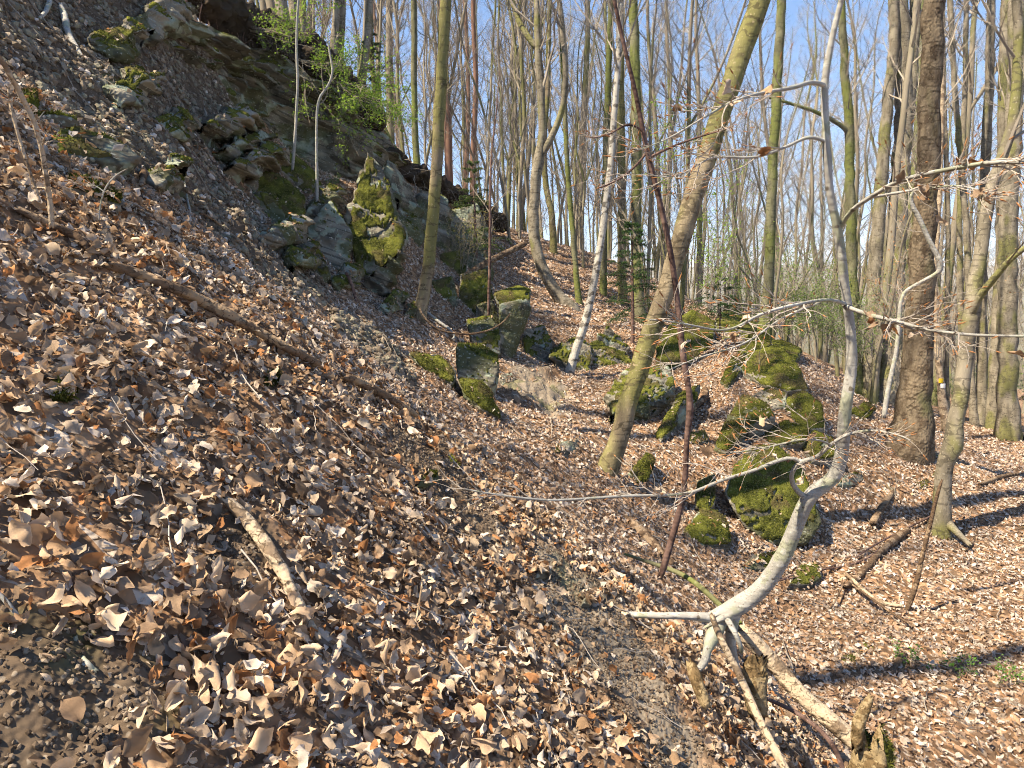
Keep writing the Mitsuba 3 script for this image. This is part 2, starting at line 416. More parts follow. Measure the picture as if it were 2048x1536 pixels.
def birch_colour(p, n, uv):
    w = mix((0.30, 0.29, 0.25), (0.50, 0.49, 0.44), fbm(p.x * 9, p.y * 9, p.z * 9, 3))
    dark = smoothstep(0.54, 0.61, fbm(p.x * 9, p.y * 9, p.z * 11, 5))
    return mix(w, (0.10, 0.09, 0.075), dark * 0.85)


wood('birch_bark', birch_colour)
scene['twig'] = {'type': 'diffuse', 'reflectance': proc(lambda p, n, uv: mix((0.20, 0.175, 0.14), (0.38, 0.345, 0.285), noise(p.x * 3, p.y * 3, p.z * 3)))}
scene['grey_twig'] = {'type': 'diffuse', 'reflectance': proc(lambda p, n, uv: mix((0.36, 0.32, 0.27), (0.52, 0.48, 0.42), noise(p.x * 40, p.y * 40, p.z * 40)))}
scene['bud'] = {'type': 'diffuse', 'reflectance': rgb(0.40, 0.20, 0.09)}
scene['far_bark'] = {'type': 'diffuse', 'reflectance': proc(lambda p, n, uv: mix(mix((0.14, 0.125, 0.09), (0.33, 0.30, 0.235), fbm(p.x * 1.3, p.y * 1.3, p.z * 0.7, 3)), (0.155, 0.165, 0.06), smoothstep(0.5, 0.66, fbm(p.x * 0.45 + 3, p.y * 0.45, p.z * 0.35, 3)) * 0.8))}
scene['pine_bark'] = {'type': 'diffuse', 'reflectance': proc(lambda p, n, uv: mix((0.16, 0.095, 0.07), (0.30, 0.19, 0.14), fbm(p.x * 9, p.y * 9, p.z * 4, 3)))}


def rock_colour(p, n, uv):
    g = fbm(p.x * 2.2, p.y * 2.2, p.z * 3.5, 5)
    layer = noise(p.x * 0.7, p.y * 0.7, (p.z + 0.35 * p.x) * 16)
    c = mix((0.10, 0.098, 0.078), (0.265, 0.25, 0.20), smoothstep(0.28, 0.72, g))
    c = mix(c, (0.155, 0.135, 0.10), smoothstep(0.55, 0.70, layer) * 0.6)
    c = mix(c, (0.06, 0.06, 0.045), smoothstep(0.64, 0.72, noise(p.x * 1.2, p.y * 1.2, (p.z + 0.35 * p.x) * 22)) * 0.7)
    lich = smoothstep(0.57, 0.62, fbm(p.x * 3.1 + 5, p.y * 3.1, p.z * 3.1, 5))
    c = mix(c, mix((0.20, 0.245, 0.18), (0.32, 0.37, 0.29), noise(p.x * 30, p.y * 30, p.z * 30)), lich * 0.8)
    c = mix(c, (0.075, 0.085, 0.038), smoothstep(0.52, 0.60, fbm(p.x * 1.5 + 2, p.y * 1.5, p.z * 1.5 + 7, 5)) * 0.8)
    c = mix(c, (0.035, 0.035, 0.028), smoothstep(0.62, 0.70, fbm(p.x * 5 + 8, p.y * 5, p.z * 2.5, 4)) * 0.6)
    spots = smoothstep(0.79, 0.83, noise(p.x * 38, p.y * 38, p.z * 38))
    return mix(c, (0.36, 0.39, 0.32), spots * 0.6)


def rock_bump(p, n, uv):
    return 0.045 * fbm(p.x * 5, p.y * 5, (p.z + 0.35 * p.x) * 18, 5) + 0.010 * noise(p.x * 45, p.y * 45, p.z * 45)


def moss_colour(p, n, uv):
    g = fbm(p.x * 6, p.y * 6, p.z * 6, 4)
    s = noise(p.x * 70, p.y * 70, p.z * 70)
    c = mix((0.034, 0.040, 0.011), (0.125, 0.137, 0.027), smoothstep(0.25, 0.75, g))
    c = mix(c, (0.085, 0.068, 0.036), smoothstep(0.54, 0.62, fbm(p.x * 4 + 3, p.y * 4, p.z * 4, 4)) * 0.7)
    return mix(c, (0.20, 0.20, 0.05), smoothstep(0.6, 0.85, s) * 0.6)


scene['rock_stuff'] = {'type': 'bumpmap', 'scale': 1.0, 'arbitrary': proc(rock_bump, 0.006), 'bsdf': {'type': 'diffuse', 'reflectance': proc(rock_colour)}}
scene['moss_stuff'] = {'type': 'twosided', 'bsdf': {'type': 'bumpmap', 'scale': 1.0, 'arbitrary': proc(lambda p, n, uv: 0.012 * fbm(p.x * 40, p.y * 40, p.z * 40, 3), 0.003), 'bsdf': {'type': 'diffuse', 'reflectance': proc(moss_colour)}}}
scene['dark_soil'] = {'type': 'bumpmap', 'scale': 1.0, 'arbitrary': proc(ground_bump, 0.004), 'bsdf': {'type': 'diffuse', 'reflectance': proc(lambda p, n, uv: mix((0.024, 0.020, 0.015), (0.075, 0.062, 0.047), fbm(p.x * 8, p.y * 8, p.z * 8, 4)))}}
scene['fresh_leaf'] = {'type': 'principledthin', 'base_color': VC, 'roughness': 0.5, 'spec_trans': 0.0, 'diff_trans': 0.8, 'eta': 1.35}
scene['needles'] = {'type': 'twosided', 'bsdf': {'type': 'diffuse', 'reflectance': VC}}
scene['yellow_paint'] = {'type': 'diffuse', 'reflectance': rgb(0.72, 0.50, 0.03)}
scene['white_paint'] = {'type': 'diffuse', 'reflectance': rgb(0.75, 0.75, 0.72)}

# ------------------------------------------------------------------ the ground
xs = lines(-2600, 2600, -2.6, 1.8, 0.024, 0.022, 60)
ys = lines(-400, 2900, 0.9, 3.8, 0.024, 0.016, 60)
gx, gy = np.meshgrid(xs, ys, indexing='ij')
gz = land(gx.ravel(), gy.ravel())
i, j = np.meshgrid(np.arange(len(xs) - 1), np.arange(len(ys) - 1), indexing='ij')
a = (i * len(ys) + j).ravel()
quads = np.stack([a, a + len(ys), a + len(ys) + 1, a + 1], 1)
scene['hillside'] = mikit.ply((np.stack([gx.ravel(), gy.ravel(), gz], 1), quads), 'ground_stuff', smooth=True)
labels['hillside'] = {'label': 'steep wooded hillside and gully floor covered with dead leaves', 'category': 'hillside', 'kind': 'structure'}

# ------------------------------------------------------------------ dead leaves
LEAF_TONES = np.array([(0.48, 0.355, 0.235), (0.41, 0.28, 0.17), (0.55, 0.44, 0.315), (0.38, 0.19, 0.085), (0.30, 0.22, 0.15), (0.60, 0.52, 0.41), (0.25, 0.175, 0.115), (0.47, 0.385, 0.295)])


FAR_TONES = np.array([(0.42, 0.315, 0.23), (0.35, 0.25, 0.175), (0.52, 0.435, 0.355), (0.60, 0.55, 0.49), (0.27, 0.19, 0.135), (0.44, 0.29, 0.185), (0.38, 0.31, 0.25)])


def leaf_shape(ns, nt, r_, L=0.075):
    """one dry beech leaf lying along +x, folded, curled and rippled; (v,f,vein)"""
    s, t = np.meshgrid(np.linspace(0, 1, ns), np.linspace(-1, 1, nt), indexing='ij')
    W = L * r_.uniform(0.23, 0.36)
    w = W * np.sin(math.pi * np.clip(s, 0.02, 0.985) ** r_.uniform(0.75, 1.0)) ** 0.8
    if ns > 6:
        w = w * (1 + r_.normal(0, 0.06, s.shape) * (np.abs(t) > 0.9))
    fold, curl, roll = r_.uniform(-0.3, 0.7), r_.normal(0, 1.5), r_.normal(0, 1.7)
    x, y, z = s * L, t * w, np.abs(t) * w * fold
    z = z + 0.05 * L * np.sin(s * r_.uniform(7, 14) + np.abs(t) * 3) * np.abs(t) + r_.uniform(0, 0.25) * L * np.sin(s * 3.1 + r_.random() * 6) * t
    ph = r_.random(3) * 40
    z = z + 0.30 * L * (vnoise(np.stack([s * 3.2 + ph[0], t * 1.7 + ph[1], s * 0 + ph[2]], -1)) - 0.5)
    y = y * (1 - 0.35 * (np.abs(t) > 0.9) * (vnoise(np.stack([s * 6 + ph[1], t * 2 + ph[2], s * 0], -1)) > 0.62))
    # roll across, then curl along
    k = roll / (W * 1.6)
    y, z = np.sin(y * k) / k, z + (1 - np.cos(y * k)) / k
    k = curl / L
    x, z = np.sin((x - L / 2) * k) / k - z * np.sin((x - L / 2) * k), (1 - np.cos((x - L / 2) * k)) / k + z * np.cos((x - L / 2) * k)
    v = np.stack([x, y, z - z.mean()], -1).reshape(-1, 3)
    i, j = np.meshgrid(np.arange(ns - 1), np.arange(nt - 1), indexing='ij')
    a = (i * nt + j).ravel()
    q = np.stack([a, a + nt, a + nt + 1, a + 1], 1)
    vein = 1 - 0.22 * (np.abs(t) < 0.15) + 0.10 * np.sin(s * 48 + np.abs(t) * 9) * (np.abs(t) > 0.1)
    vein = vein * (1 + r_.normal(0, 0.06, s.shape))
    return v, np.vstack([q[:, [0, 1, 2]], q[:, [0, 2, 3]]]), vein.ravel()


def scatter_leaves(pos, nrm, variants, r_, tilt, tones=LEAF_TONES, size=(0.7, 1.25), bright=(0.75, 1.2), pale=0.05):
    """copies of the leaf shapes on pos with the ground's normals; (v,f,colour)"""
    n = len(pos)
    which = r_.integers(0, len(variants), n)
    up = nrm + r_.normal(0, 1, (n, 3)) * tilt
    up *= np.where(r_.random(n) < 0.4, -1, 1)[:, None]
    up /= np.linalg.norm(up, axis=1, keepdims=True)
    ax = np.cross(up, r_.normal(0, 1, (n, 3)))
    ax /= np.linalg.norm(ax, axis=1, keepdims=True)
    ay = np.cross(up, ax)
    sc = r_.uniform(*size, n)
    tone = tones[r_.integers(0, len(tones), n)] * r_.uniform(*bright, (n, 1))
    white = r_.random(n) < pale
    tone[white] = np.array([0.56, 0.50, 0.43]) * r_.uniform(0.8, 1.1, (white.sum(), 1))
    vs, fs, cs, at = [], [], [], 0
    for k, (v, f, vein) in enumerate(variants):
        m = np.nonzero(which == k)[0]
        if not len(m):
            continue
        w = (v[None, :, :1] * ax[m, None] + v[None, :, 1:2] * ay[m, None] + v[None, :, 2:] * up[m, None]) * sc[m, None, None] + pos[m, None]
        vs.append(w.reshape(-1, 3))
        fs.append((f[None] + (np.arange(len(m)) * len(v))[:, None, None]).reshape(-1, 3) + at)
        cs.append((tone[m, None] * vein[None, :, None]).reshape(-1, 3))
        at += len(m) * len(v)
    return np.vstack(vs), np.vstack(fs), np.clip(np.vstack(cs), 0.01, 0.8)


def litter_points(n, r0, r1, r_, half=0.80):
    """random spots on the land between the distances r0 and r1 ahead of the camera"""
    d = np.sqrt(r_.uniform(r0 * r0, r1 * r1, n))
    a = r_.uniform(-half, half, n)
    x, y = d * np.sin(a), d * np.cos(a)
    keep = r_.random(n) > bare_np(x, y) * 0.92
    keep &= r_.random(n) < 0.35 + 0.9 * vfbm(np.stack([x * 1.6, y * 1.6, x * 0], -1), 3, 8)
    st = ground(x + 0.2, y) - ground(x - 0.2, y), ground(x, y + 0.2) - ground(x, y - 0.2)
    keep &= np.hypot(*st) / 0.4 < 1.6
    x, y = x[keep], y[keep]
    return np.stack([x, y, land(x, y)], 1), slope_at(x, y, 0.06)


lr = np.random.default_rng(21)
near_kinds = [leaf_shape(9, 5, lr) for _ in range(28)]
small_kinds = [leaf_shape(4, 4, lr) for _ in range(24)]
mid_kinds = [leaf_shape(4, 3, lr) for _ in range(20)]
far_kinds = [leaf_shape(3, 2, lr) for _ in range(12)]
lit = []
pos, nrm = litter_points(15000, 0.9, 4.8, lr, 0.95)
pos = pos + nrm * (np.abs(lr.normal(0, 0.022, len(pos))) + 0.002)[:, None]
# the leaves that show largest are entries of their own
score = np.hypot(pos[:, 0], pos[:, 1] - 0.2)
fwd = pos[:, 1] * CP - pos[:, 2] * SP
inside = (np.abs(pos[:, 0] / fwd) < 0.70) & (np.abs((pos[:, 2] * CP + pos[:, 1] * SP) / fwd) < 0.52)
order = np.argsort(np.where(inside, score, 99))
own, rest = order[:300], order[300:]
dicts = []
for k in range(28):
    v, f, vein = near_kinds[k]
    col = np.clip(LEAF_TONES[k % 8] * lr.uniform(0.85, 1.15) * vein[:, None], 0.01, 0.8)
    dicts.append(mikit.ply((v, f), 'litter', smooth=True, color=col))
for n_, q in enumerate(own):
    up = nrm[q] + lr.normal(0, 0.5, 3)
    up /= np.linalg.norm(up) * (1 if lr.random() < 0.6 else -1)
    ax = np.cross(up, lr.normal(0, 1, 3))
    ax /= np.linalg.norm(ax)
    m = np.eye(4)
    sc = lr.uniform(0.75, 1.12)
    m[:3, 0], m[:3, 1], m[:3, 2], m[:3, 3] = ax * sc, np.cross(up, ax) * sc, up * sc, pos[q] + nrm[q] * 0.012
    scene[child('hillside', 'leaf')] = {**dicts[lr.integers(0, 28)], 'to_world': T(m)}
lit.append(scatter_leaves(pos[rest], nrm[rest], near_kinds, lr, 0.38, pale=0.08, size=(0.45, 1.08), bright=(0.6, 1.25)))
pos, nrm = litter_points(34000, 4.4, 9.5, lr)
lit.append(scatter_leaves(pos + nrm * (np.abs(lr.normal(0, 0.014, len(pos))) + 0.004)[:, None], nrm, mid_kinds, lr, 0.6, FAR_TONES, pale=0.15, size=(0.45, 1.0), bright=(0.55, 1.25)))
pos, nrm = litter_points(90000, 9.3, 19, lr)
lit.append(scatter_leaves(pos + nrm * 0.018, nrm, far_kinds, lr, 0.6, FAR_TONES, pale=0.2, size=(0.6, 1.2), bright=(0.5, 1.25)))
pos, nrm = litter_points(80000, 19, 36, lr, 0.72)
lit.append(scatter_leaves(pos + nrm * 0.025, nrm, far_kinds, lr, 0.35, FAR_TONES, pale=0.10, size=(1.2, 1.9)))
v = np.vstack([x[0] for x in lit])
f = np.vstack([x[1] + o for x, o in zip(lit, np.cumsum([0] + [len(x[0]) for x in lit]))])
part('hillside', 'leaf_litter', (v, f), 'litter', True, np.vstack([x[2] for x in lit]), 'dead brown beech leaves covering the whole slope', 'stuff')
pos, nrm = litter_points(30000, 0.9, 5.5, lr, 0.95)
small_litter = scatter_leaves(pos + nrm * (np.abs(lr.normal(0, 0.015, len(pos))) + 0.002)[:, None], nrm, small_kinds, lr, 0.9, pale=0.12, size=(0.14, 0.5), bright=(0.5, 1.2))
part('hillside', 'broken_leaves', small_litter[:2], 'litter', True, small_litter[2], None, 'stuff')
# crumbs of leaf, bark and earth between the leaves
pos, nrm = litter_points(40000, 0.9, 5.5, lr, 0.95)
crumb = [(np.array([(-1, -0.6, 0), (1, -0.4, 0.2), (0.6, 0.7, -0.1), (-0.7, 0.5, 0.35)]) * 0.010 * np.array([lr.uniform(0.6, 1.6), lr.uniform(0.4, 1.2), 1]), np.array([(0, 1, 2), (0, 2, 3)]), np.ones(4)) for _ in range(8)]
v, f, c = scatter_leaves(pos + nrm * 0.006, nrm, crumb, lr, 0.5, np.array([(0.36, 0.29, 0.21), (0.25, 0.18, 0.12), (0.46, 0.38, 0.28), (0.13, 0.095, 0.07)]), (0.5, 1.6), (0.7, 1.2), 0.05)
part('hillside', 'leaf_crumbs', (v, f), 'chips', False, c, None, 'stuff')
# clods and grit on bare earth
n_ = 150000
d = np.r_[np.sqrt(lr.uniform(1.0, 4.8 ** 2, 100000)), np.sqrt(lr.uniform(4.8 ** 2, 14.0 ** 2, 50000))]
an = lr.uniform(-0.9, 0.5, n_)
x, y = d * np.sin(an), d * np.cos(an)
k = lr.random(n_) < (bare_np(x, y) * 0.9 + 0.03)
x, y = x[k], y[k]
ico0 = trimesh.creation.icosahedron()
clods = [(ico0.vertices * 0.014 * lr.uniform(0.55, 1.2, (12, 1)) * np.array([1, lr.uniform(0.6, 1), lr.uniform(0.4, 0.8)]), ico0.faces, np.ones(12)) for _ in range(14)]
dd = np.hypot(x, y)
q_ = np.stack([x, y, land(x, y) + 0.002], 1)
v, f, c = scatter_leaves(q_, slope_at(x, y), clods, lr, 0.5, np.array([(0.12, 0.092, 0.066), (0.19, 0.15, 0.11), (0.085, 0.064, 0.046), (0.24, 0.20, 0.15)]), (0.15, 0.8), (0.8, 1.15), 0.0)
part('hillside', 'clods', (v, f), 'chips', False, c, None, 'stuff')

# ------------------------------------------------------------------ woods behind
ORIGIN = np.zeros(3)


def bare_tree(seed, H, r0, lean, first, n, length, per, fork=False, wander=0.34):
    """one leafless forest tree at the origin: trunk and crown meshes"""
    r_ = np.random.default_rng(seed)
    k = 9
    h = np.linspace(-0.4, H, k)
    w = np.cumsum(r_.normal(0, wander, (k, 2)), 0) * np.linspace(0, 1, k)[:, None]
    w += np.outer(np.linspace(0, 1, k), [lean, lean * 0.4])
    R = r0 * (1 - np.linspace(0, 1, k)) ** 0.75 + 0.012
    tr, s = stem(np.c_[w - w[1:2] * 0, h, R], 9, 26, 0.5, 0.5, 0.05, seed, True, 3, 2.5)
    crown = [limbs(s, first, n, r_, length, per, 0.8, 1.05, 0.0046, 0.36)]
    trunk = [tr]
    if fork:
        i0 = int(26 * r_.uniform(0.3, 0.5))
        b = s[i0]
        d = r_.normal(0, 1, 2)
        d /= np.hypot(*d)
        top = b[:3] + np.array([d[0] * H * 0.14, d[1] * H * 0.14, H * 0.5])
        tr2, s2 = stem(np.array([[*b[:3], b[3] * 0.7], [*(b[:3] * 0.75 + top * 0.25 + np.array([d[0], d[1], 0]) * 0.5), b[3] * 0.6], [*top, 0.02]]), 8, 16, 0, 1, 0.05, seed + 3, True, 2, 2.5)
        trunk.append(tr2)
        crown.append(limbs(s2, 0.2, max(6, n // 2), r_, length, per, 0.8, 1.05, 0.0046, 0.36))
    return joined(trunk), joined(crown)


KINDS = {}
for name, args in {
    'tall_bare': [(1, 23, 0.145, 0.8, 0.42, 24, (2.5, 5.5), (6, 5)), (2, 25, 0.17, -0.6, 0.45, 26, (2.5, 6), (6, 5), True), (3, 21, 0.12, 1.2, 0.38, 24, (2, 5), (6, 5), True), (4, 24, 0.155, -1.4, 0.5, 22, (2.5, 5.5), (7, 5))],
    'slim_bare': [(5, 17, 0.068, 0.9, 0.22, 26, (1.2, 3.4), (5, 4), True, 0.42), (6, 16, 0.06, -1.1, 0.18, 26, (1.2, 3.2), (5, 4), False, 0.42), (7, 18, 0.078, 0.3, 0.28, 26, (1.4, 3.6), (5, 4), True, 0.45), (8, 14, 0.065, -0.5, 0.15, 24, (1, 2.8), (5, 4), False, 0.42)],
}.items():
    for n_, a_ in enumerate(args):
        tr, cr = bare_tree(*a_)
        KINDS[name, n_] = f'{name}_kind_{n_}'
        scene[KINDS[name, n_]] = {'type': 'shapegroup', 'trunk': mikit.ply(tr, 'far_bark', smooth=True), 'crown': mikit.ply(cr, 'twig', smooth=False)}


for n_, a_ in enumerate([(61, 9, 0.040, 0.9, 0.12, 22, (0.8, 2.2), (6, 5), True, 0.25), (62, 11, 0.048, -0.8, 0.15, 26, (0.9, 2.4), (6, 5), False, 0.3), (63, 7, 0.032, 0.4, 0.08, 20, (0.7, 1.9), (6, 5), True, 0.22), (64, 10, 0.045, 1.2, 0.2, 24, (0.9, 2.4), (6, 5), False, 0.3)]):
    tr, cr = bare_tree(*a_)
    KINDS['young', n_] = f'young_kind_{n_}'
    scene[KINDS['young', n_]] = {'type': 'shapegroup', 'trunk': mikit.ply(tr, 'far_bark', smooth=True), 'crown': mikit.ply(cr, 'twig', smooth=False)}


def pine_tree(seed, H, r0):
    r_ = np.random.default_rng(seed)
    h = np.linspace(-0.4, H, 7)
    w = np.cumsum(r_.normal(0, 0.12, (7, 2)), 0)
    tr, s = stem(np.c_[w, h, r0 * (1 - np.linspace(0, 1, 7)) ** 0.7 + 0.02], 9, 20, 0.2, 0.4, 0.04, seed, True, 0, 4)
    b, d, rr, left = off_from(s[None, :, :3], s[None, :, 3], 34, 0.62, r_, 1.6)
    p1, r1 = side_shoots(b, d, r_.uniform(0.8, 2.4, 34), rr * 0.3 + 0.008, 5, r_, 0.5, 0.12)
    b2, d2, rr2, _ = off_from(p1, r1, 12, 0.35, r_, 0.9)
    b3 = np.repeat(b2, 16, 0)
    d3 = np.repeat(d2, 16, 0) * 0.6 + r_.normal(0, 0.7, (len(b3), 3))
    d3 /= np.linalg.norm(d3, axis=1, keepdims=True)
    side = np.cross(d3, r_.normal(0, 1, d3.shape))
    side /= np.linalg.norm(side, axis=1, keepdims=True)
    c0 = b3 + r_.normal(0, 0.08, b3.shape)
    v = np.stack([c0 - side * 0.006, c0 + side * 0.006, c0 + d3 * r_.uniform(0.1, 0.2, (len(b3), 1))], 1).reshape(-1, 3)
    col = np.repeat(np.array([0.065, 0.10, 0.045]) * r_.uniform(0.6, 1.5, (len(b3), 1)), 3, 0)
    return tr, tubes(p1, r1, 4), (v, np.arange(len(v)).reshape(-1, 3), col)


for n_ in range(2):
    tr, br, nd = pine_tree(40 + n_, 20 + 2 * n_, 0.14)
    KINDS['pine', n_] = f'pine_kind_{n_}'
    scene[KINDS['pine', n_]] = {'type': 'shapegroup', 'trunk': mikit.ply(tr, 'pine_bark', smooth=True), 'branches': mikit.ply(br, 'pine_bark', smooth=False), 'needles': mikit.ply(nd[:2], 'needles', smooth=False, color=nd[2])}


def plant(kind, n_, x, y, label, group, r_, size=(0.85, 1.2), cat='tree', name='bare_tree', lean=2.5):
    key = thing(name, label, cat, group)
    z = float(land(np.array([x]), np.array([y]))[0])
    s = r_.uniform(*size)
    ax = r_.normal(0, 1, 2)
    m = T().translate([x, y, z]).rotate([float(ax[0]), float(ax[1]), 0], float(abs(r_.normal(0, lean)))).rotate([0, 0, 1], float(r_.uniform(0, 360))).scale(float(s))
    scene[key] = {'type': 'instance', 'to_world': m, 'group': {'type': 'ref', 'id': KINDS[kind, n_]}}
    return key


wr = np.random.default_rng(5)
taken = [(1.36, 9.5)]


def free_spot(x, y, gap):
    if any((x - a) ** 2 + (y - b) ** 2 < gap * gap for a, b in taken):
        return False
    taken.append((x, y))
    return True


def wood_patch(n, px0, px1, y0, y1, gap, mixk, label, group, cat='tree', name='bare_tree', size=(0.85, 1.2), guard=None):
    got = 0
    for _ in range(n * 30):
        if got >= n:
            break
        y = math.sqrt(wr.uniform(y0 * y0, y1 * y1))
        x = (wr.uniform(px0, px1) - 1024) / FPX * y * 1.0
        if guard and not guard(x, y):
            continue
        if free_spot(x, y, gap):
            kind = mixk[wr.integers(0, len(mixk))]
            plant(kind, int(wr.integers(0, 2 if kind == 'pine' else 4)), x, y, label, group, wr, size, cat, name)
            got += 1


rim = lambda x, y: float(ground(x, y)) > 2.4 and y > 19.5 and x < 1
wood_patch(32, 420, 900, 20, 48, 1.3, ['tall_bare', 'slim_bare', 'slim_bare'], 'bare tree standing on the plateau above the cliff', 'bare trees above the cliff', guard=rim)
wood_patch(10, 430, 1000, 24, 55, 1.3, ['pine'], 'reddish straight pine trunk among bare trees above the cliff', 'pines above the cliff', 'pine tree', 'pine_tree', guard=rim)
wood_patch(58, 880, 1340, 30, 62, 1.0, ['slim_bare', 'slim_bare', 'tall_bare'], 'slender bare tree in the dense stand behind the leafy knoll', 'slender trees behind the leafy knoll', guard=lambda x, y: y > 30 + 2 * x)
wood_patch(42, 1290, 1700, 26, 70, 1.4, ['tall_bare', 'slim_bare'], 'bare tree in the woods behind the mossy rock ridge', 'bare trees behind the rock ridge')
wood_patch(40, 1640, 2300, 25, 75, 1.7, ['tall_bare', 'tall_bare', 'slim_bare'], 'pale bare tree beside the forest path at the far right', 'bare trees along the far path')

wood_patch(22, 880, 1330, 23, 45, 0.8, ['young'], 'thin young tree with fine bare twigs among the trunks behind the knoll', 'young trees behind the knoll', 'tree', 'young_tree', guard=lambda x, y: y > 24 + 1.2 * x)
wood_patch(26, 1300, 1700, 22, 50, 0.8, ['young'], 'thin young tree with fine bare twigs behind the rock ridge', 'young trees behind the rock ridge', 'tree', 'young_tree')
wood_patch(30, 1680, 2250, 20, 50, 0.9, ['young'], 'thin young tree with fine bare twigs near the far path', 'young trees along the far path', 'tree', 'young_tree', guard=lambda x, y: abs(x - 0.72 * y) > 1.2)
wood_patch(10, 620, 880, 21, 40, 0.8, ['young'], 'thin young tree with fine bare twigs on the plateau edge', 'young trees above the cliff', 'tree', 'young_tree', guard=rim)

# ------------------------------------------------------------------ rocks
def track(rows, Yb):
    """rows (px, py, dY, width in px) -> (x, y, z, r)"""
    q = np.array(rows, float)
    p = P(q[:, 0], q[:, 1], Yb + q[:, 2])
    return np.c_[p, q[:, 3] / 2 / FPX * (Yb + q[:, 2])]


ico = {k: trimesh.creation.icosphere(subdivisions=k) for k in (2, 3, 4, 5)}
BED = np.array([0.40, 0.06, 1.0])
BED = BED / np.linalg.norm(BED)


def rock_mesh(pts, level=4, rough=0.06, strata=0.05, sfreq=7.0, seed=0, soft=60, bed=BED):
    """a broken block: the hull of pts with worn edges, ledges along its bedding and an uneven surface"""
    from scipy.spatial import ConvexHull
    pts = np.asarray(pts, float)
    c = (pts.max(0) + pts.min(0)) / 2
    _, _, ax = np.linalg.svd(pts - pts.mean(0), full_matrices=False)
    q = (pts - c) @ ax.T
    mid, ext = (q.max(0) + q.min(0)) / 2, (q.max(0) - q.min(0)) / 2 + 1e-3
    h = ConvexHull((q - mid) / ext)
    eq = np.unique(np.round(h.equations, 5), axis=0)
    d = ico[level].vertices
    inv = np.maximum(d @ eq[:, :3].T / -eq[:, 3], 1e-6)
    r = 1 / (np.mean(inv ** soft, 1) * len(eq)) ** (1 / soft)
    w = ((d * r[:, None]) * ext + mid) @ ax + c
    m = trimesh.Trimesh(w, ico[level].faces, process=False)
    n = m.vertex_normals
    if np.einsum('ij,ij->i', n, w - c).mean() < 0:
        m.invert()
        n = m.vertex_normals
    size = np.sort(ext)[1]
    s = w @ bed
    lay = vnoise(np.stack([s * sfreq + seed * 7.7, w[:, 0] * 0.35 + w[:, 1] * 0.3, s * 0], -1), seed)
    lay = np.floor(lay * 5) / 5 + np.clip((lay * 5 % 1) * 3 - 2, 0, 1) / 5
    side = 1 - np.abs(n @ bed)[:, None] * 0.8
    w = w + n * ((lay - 0.5)[:, None] * 2 * strata * size * side + (vfbm(w * 2.4 / max(size, 0.25) + seed * 3.3, 4, seed)[:, None] - 0.5) * 2 * rough * size)
    w = w + n * ((np.abs(vfbm(w * 9 + seed, 3, seed + 2) - 0.5) * 2)[:, None] * 0.02 * min(size, 1.0) * 2)
    return trimesh.Trimesh(w, m.faces, process=False)


RESTING = []
MOSS_BLADE = np.array([(-0.35, 0, 0), (0.35, 0, 0), (0, 0.5, 1.4)])


def moss_on(key, m, face, thr, amp, seed, lift=0.012, tufts=0, r_=None, freq=3.0):
    """cushions of moss as a skin of their own over part of the rock, with small shoots on it"""
    r_ = r_ or np.random.default_rng(seed + 60)
    d = np.asarray(face, float) / np.linalg.norm(face)
    cen, n = m.triangles_center, m.face_normals
    mask = n @ d + amp * (vfbm(cen * freq + seed, 4, seed + 5) - 0.5) * 2 > thr
    if mask.sum() < 12:
        return
    f = m.faces[mask]
    used, inv = np.unique(f, return_inverse=True)
    count = np.bincount(m.faces.ravel(), minlength=len(m.vertices))[used]
    inner = np.bincount(inv.ravel(), minlength=len(used)) >= count
    v = m.vertices[used]
    vn = m.vertex_normals[used]
    up = np.where(inner, lift * (0.7 + 1.3 * vfbm(v * 11, 3, seed)), -lift * 0.8)
    v = v + vn * up[:, None]
    f = inv.reshape(-1, 3)
    vs, fs = [v], [f]
    if tufts:
        a, b, c = v[f[:, 0]], v[f[:, 1]], v[f[:, 2]]
        area = np.linalg.norm(np.cross(b - a, c - a), axis=1)
        k = r_.choice(len(f), tufts, p=area / area.sum())
        w = r_.dirichlet((1, 1, 1), tufts)
        p = a[k] * w[:, :1] + b[k] * w[:, 1:2] + c[k] * w[:, 2:]
        nn = m.face_normals[mask][k] + r_.normal(0, 0.45, (tufts, 3))
        nn /= np.linalg.norm(nn, axis=1, keepdims=True)
        x = np.cross(nn, r_.normal(0, 1, (tufts, 3)))
        x /= np.linalg.norm(x, axis=1, keepdims=True)
        y = np.cross(nn, x)
        sc = r_.uniform(0.007, 0.017, tufts)[:, None, None]
        t = (MOSS_BLADE[None, :, :1] * x[:, None] + MOSS_BLADE[None, :, 1:2] * y[:, None] + MOSS_BLADE[None, :, 2:] * nn[:, None]) * sc + p[:, None]
        vs.append(t.reshape(-1, 3))
        fs.append(np.arange(3 * tufts).reshape(-1, 3) + len(v))
    part(key, 'moss', (np.vstack(vs), np.vstack(fs)), 'moss_stuff', True, kind='stuff')


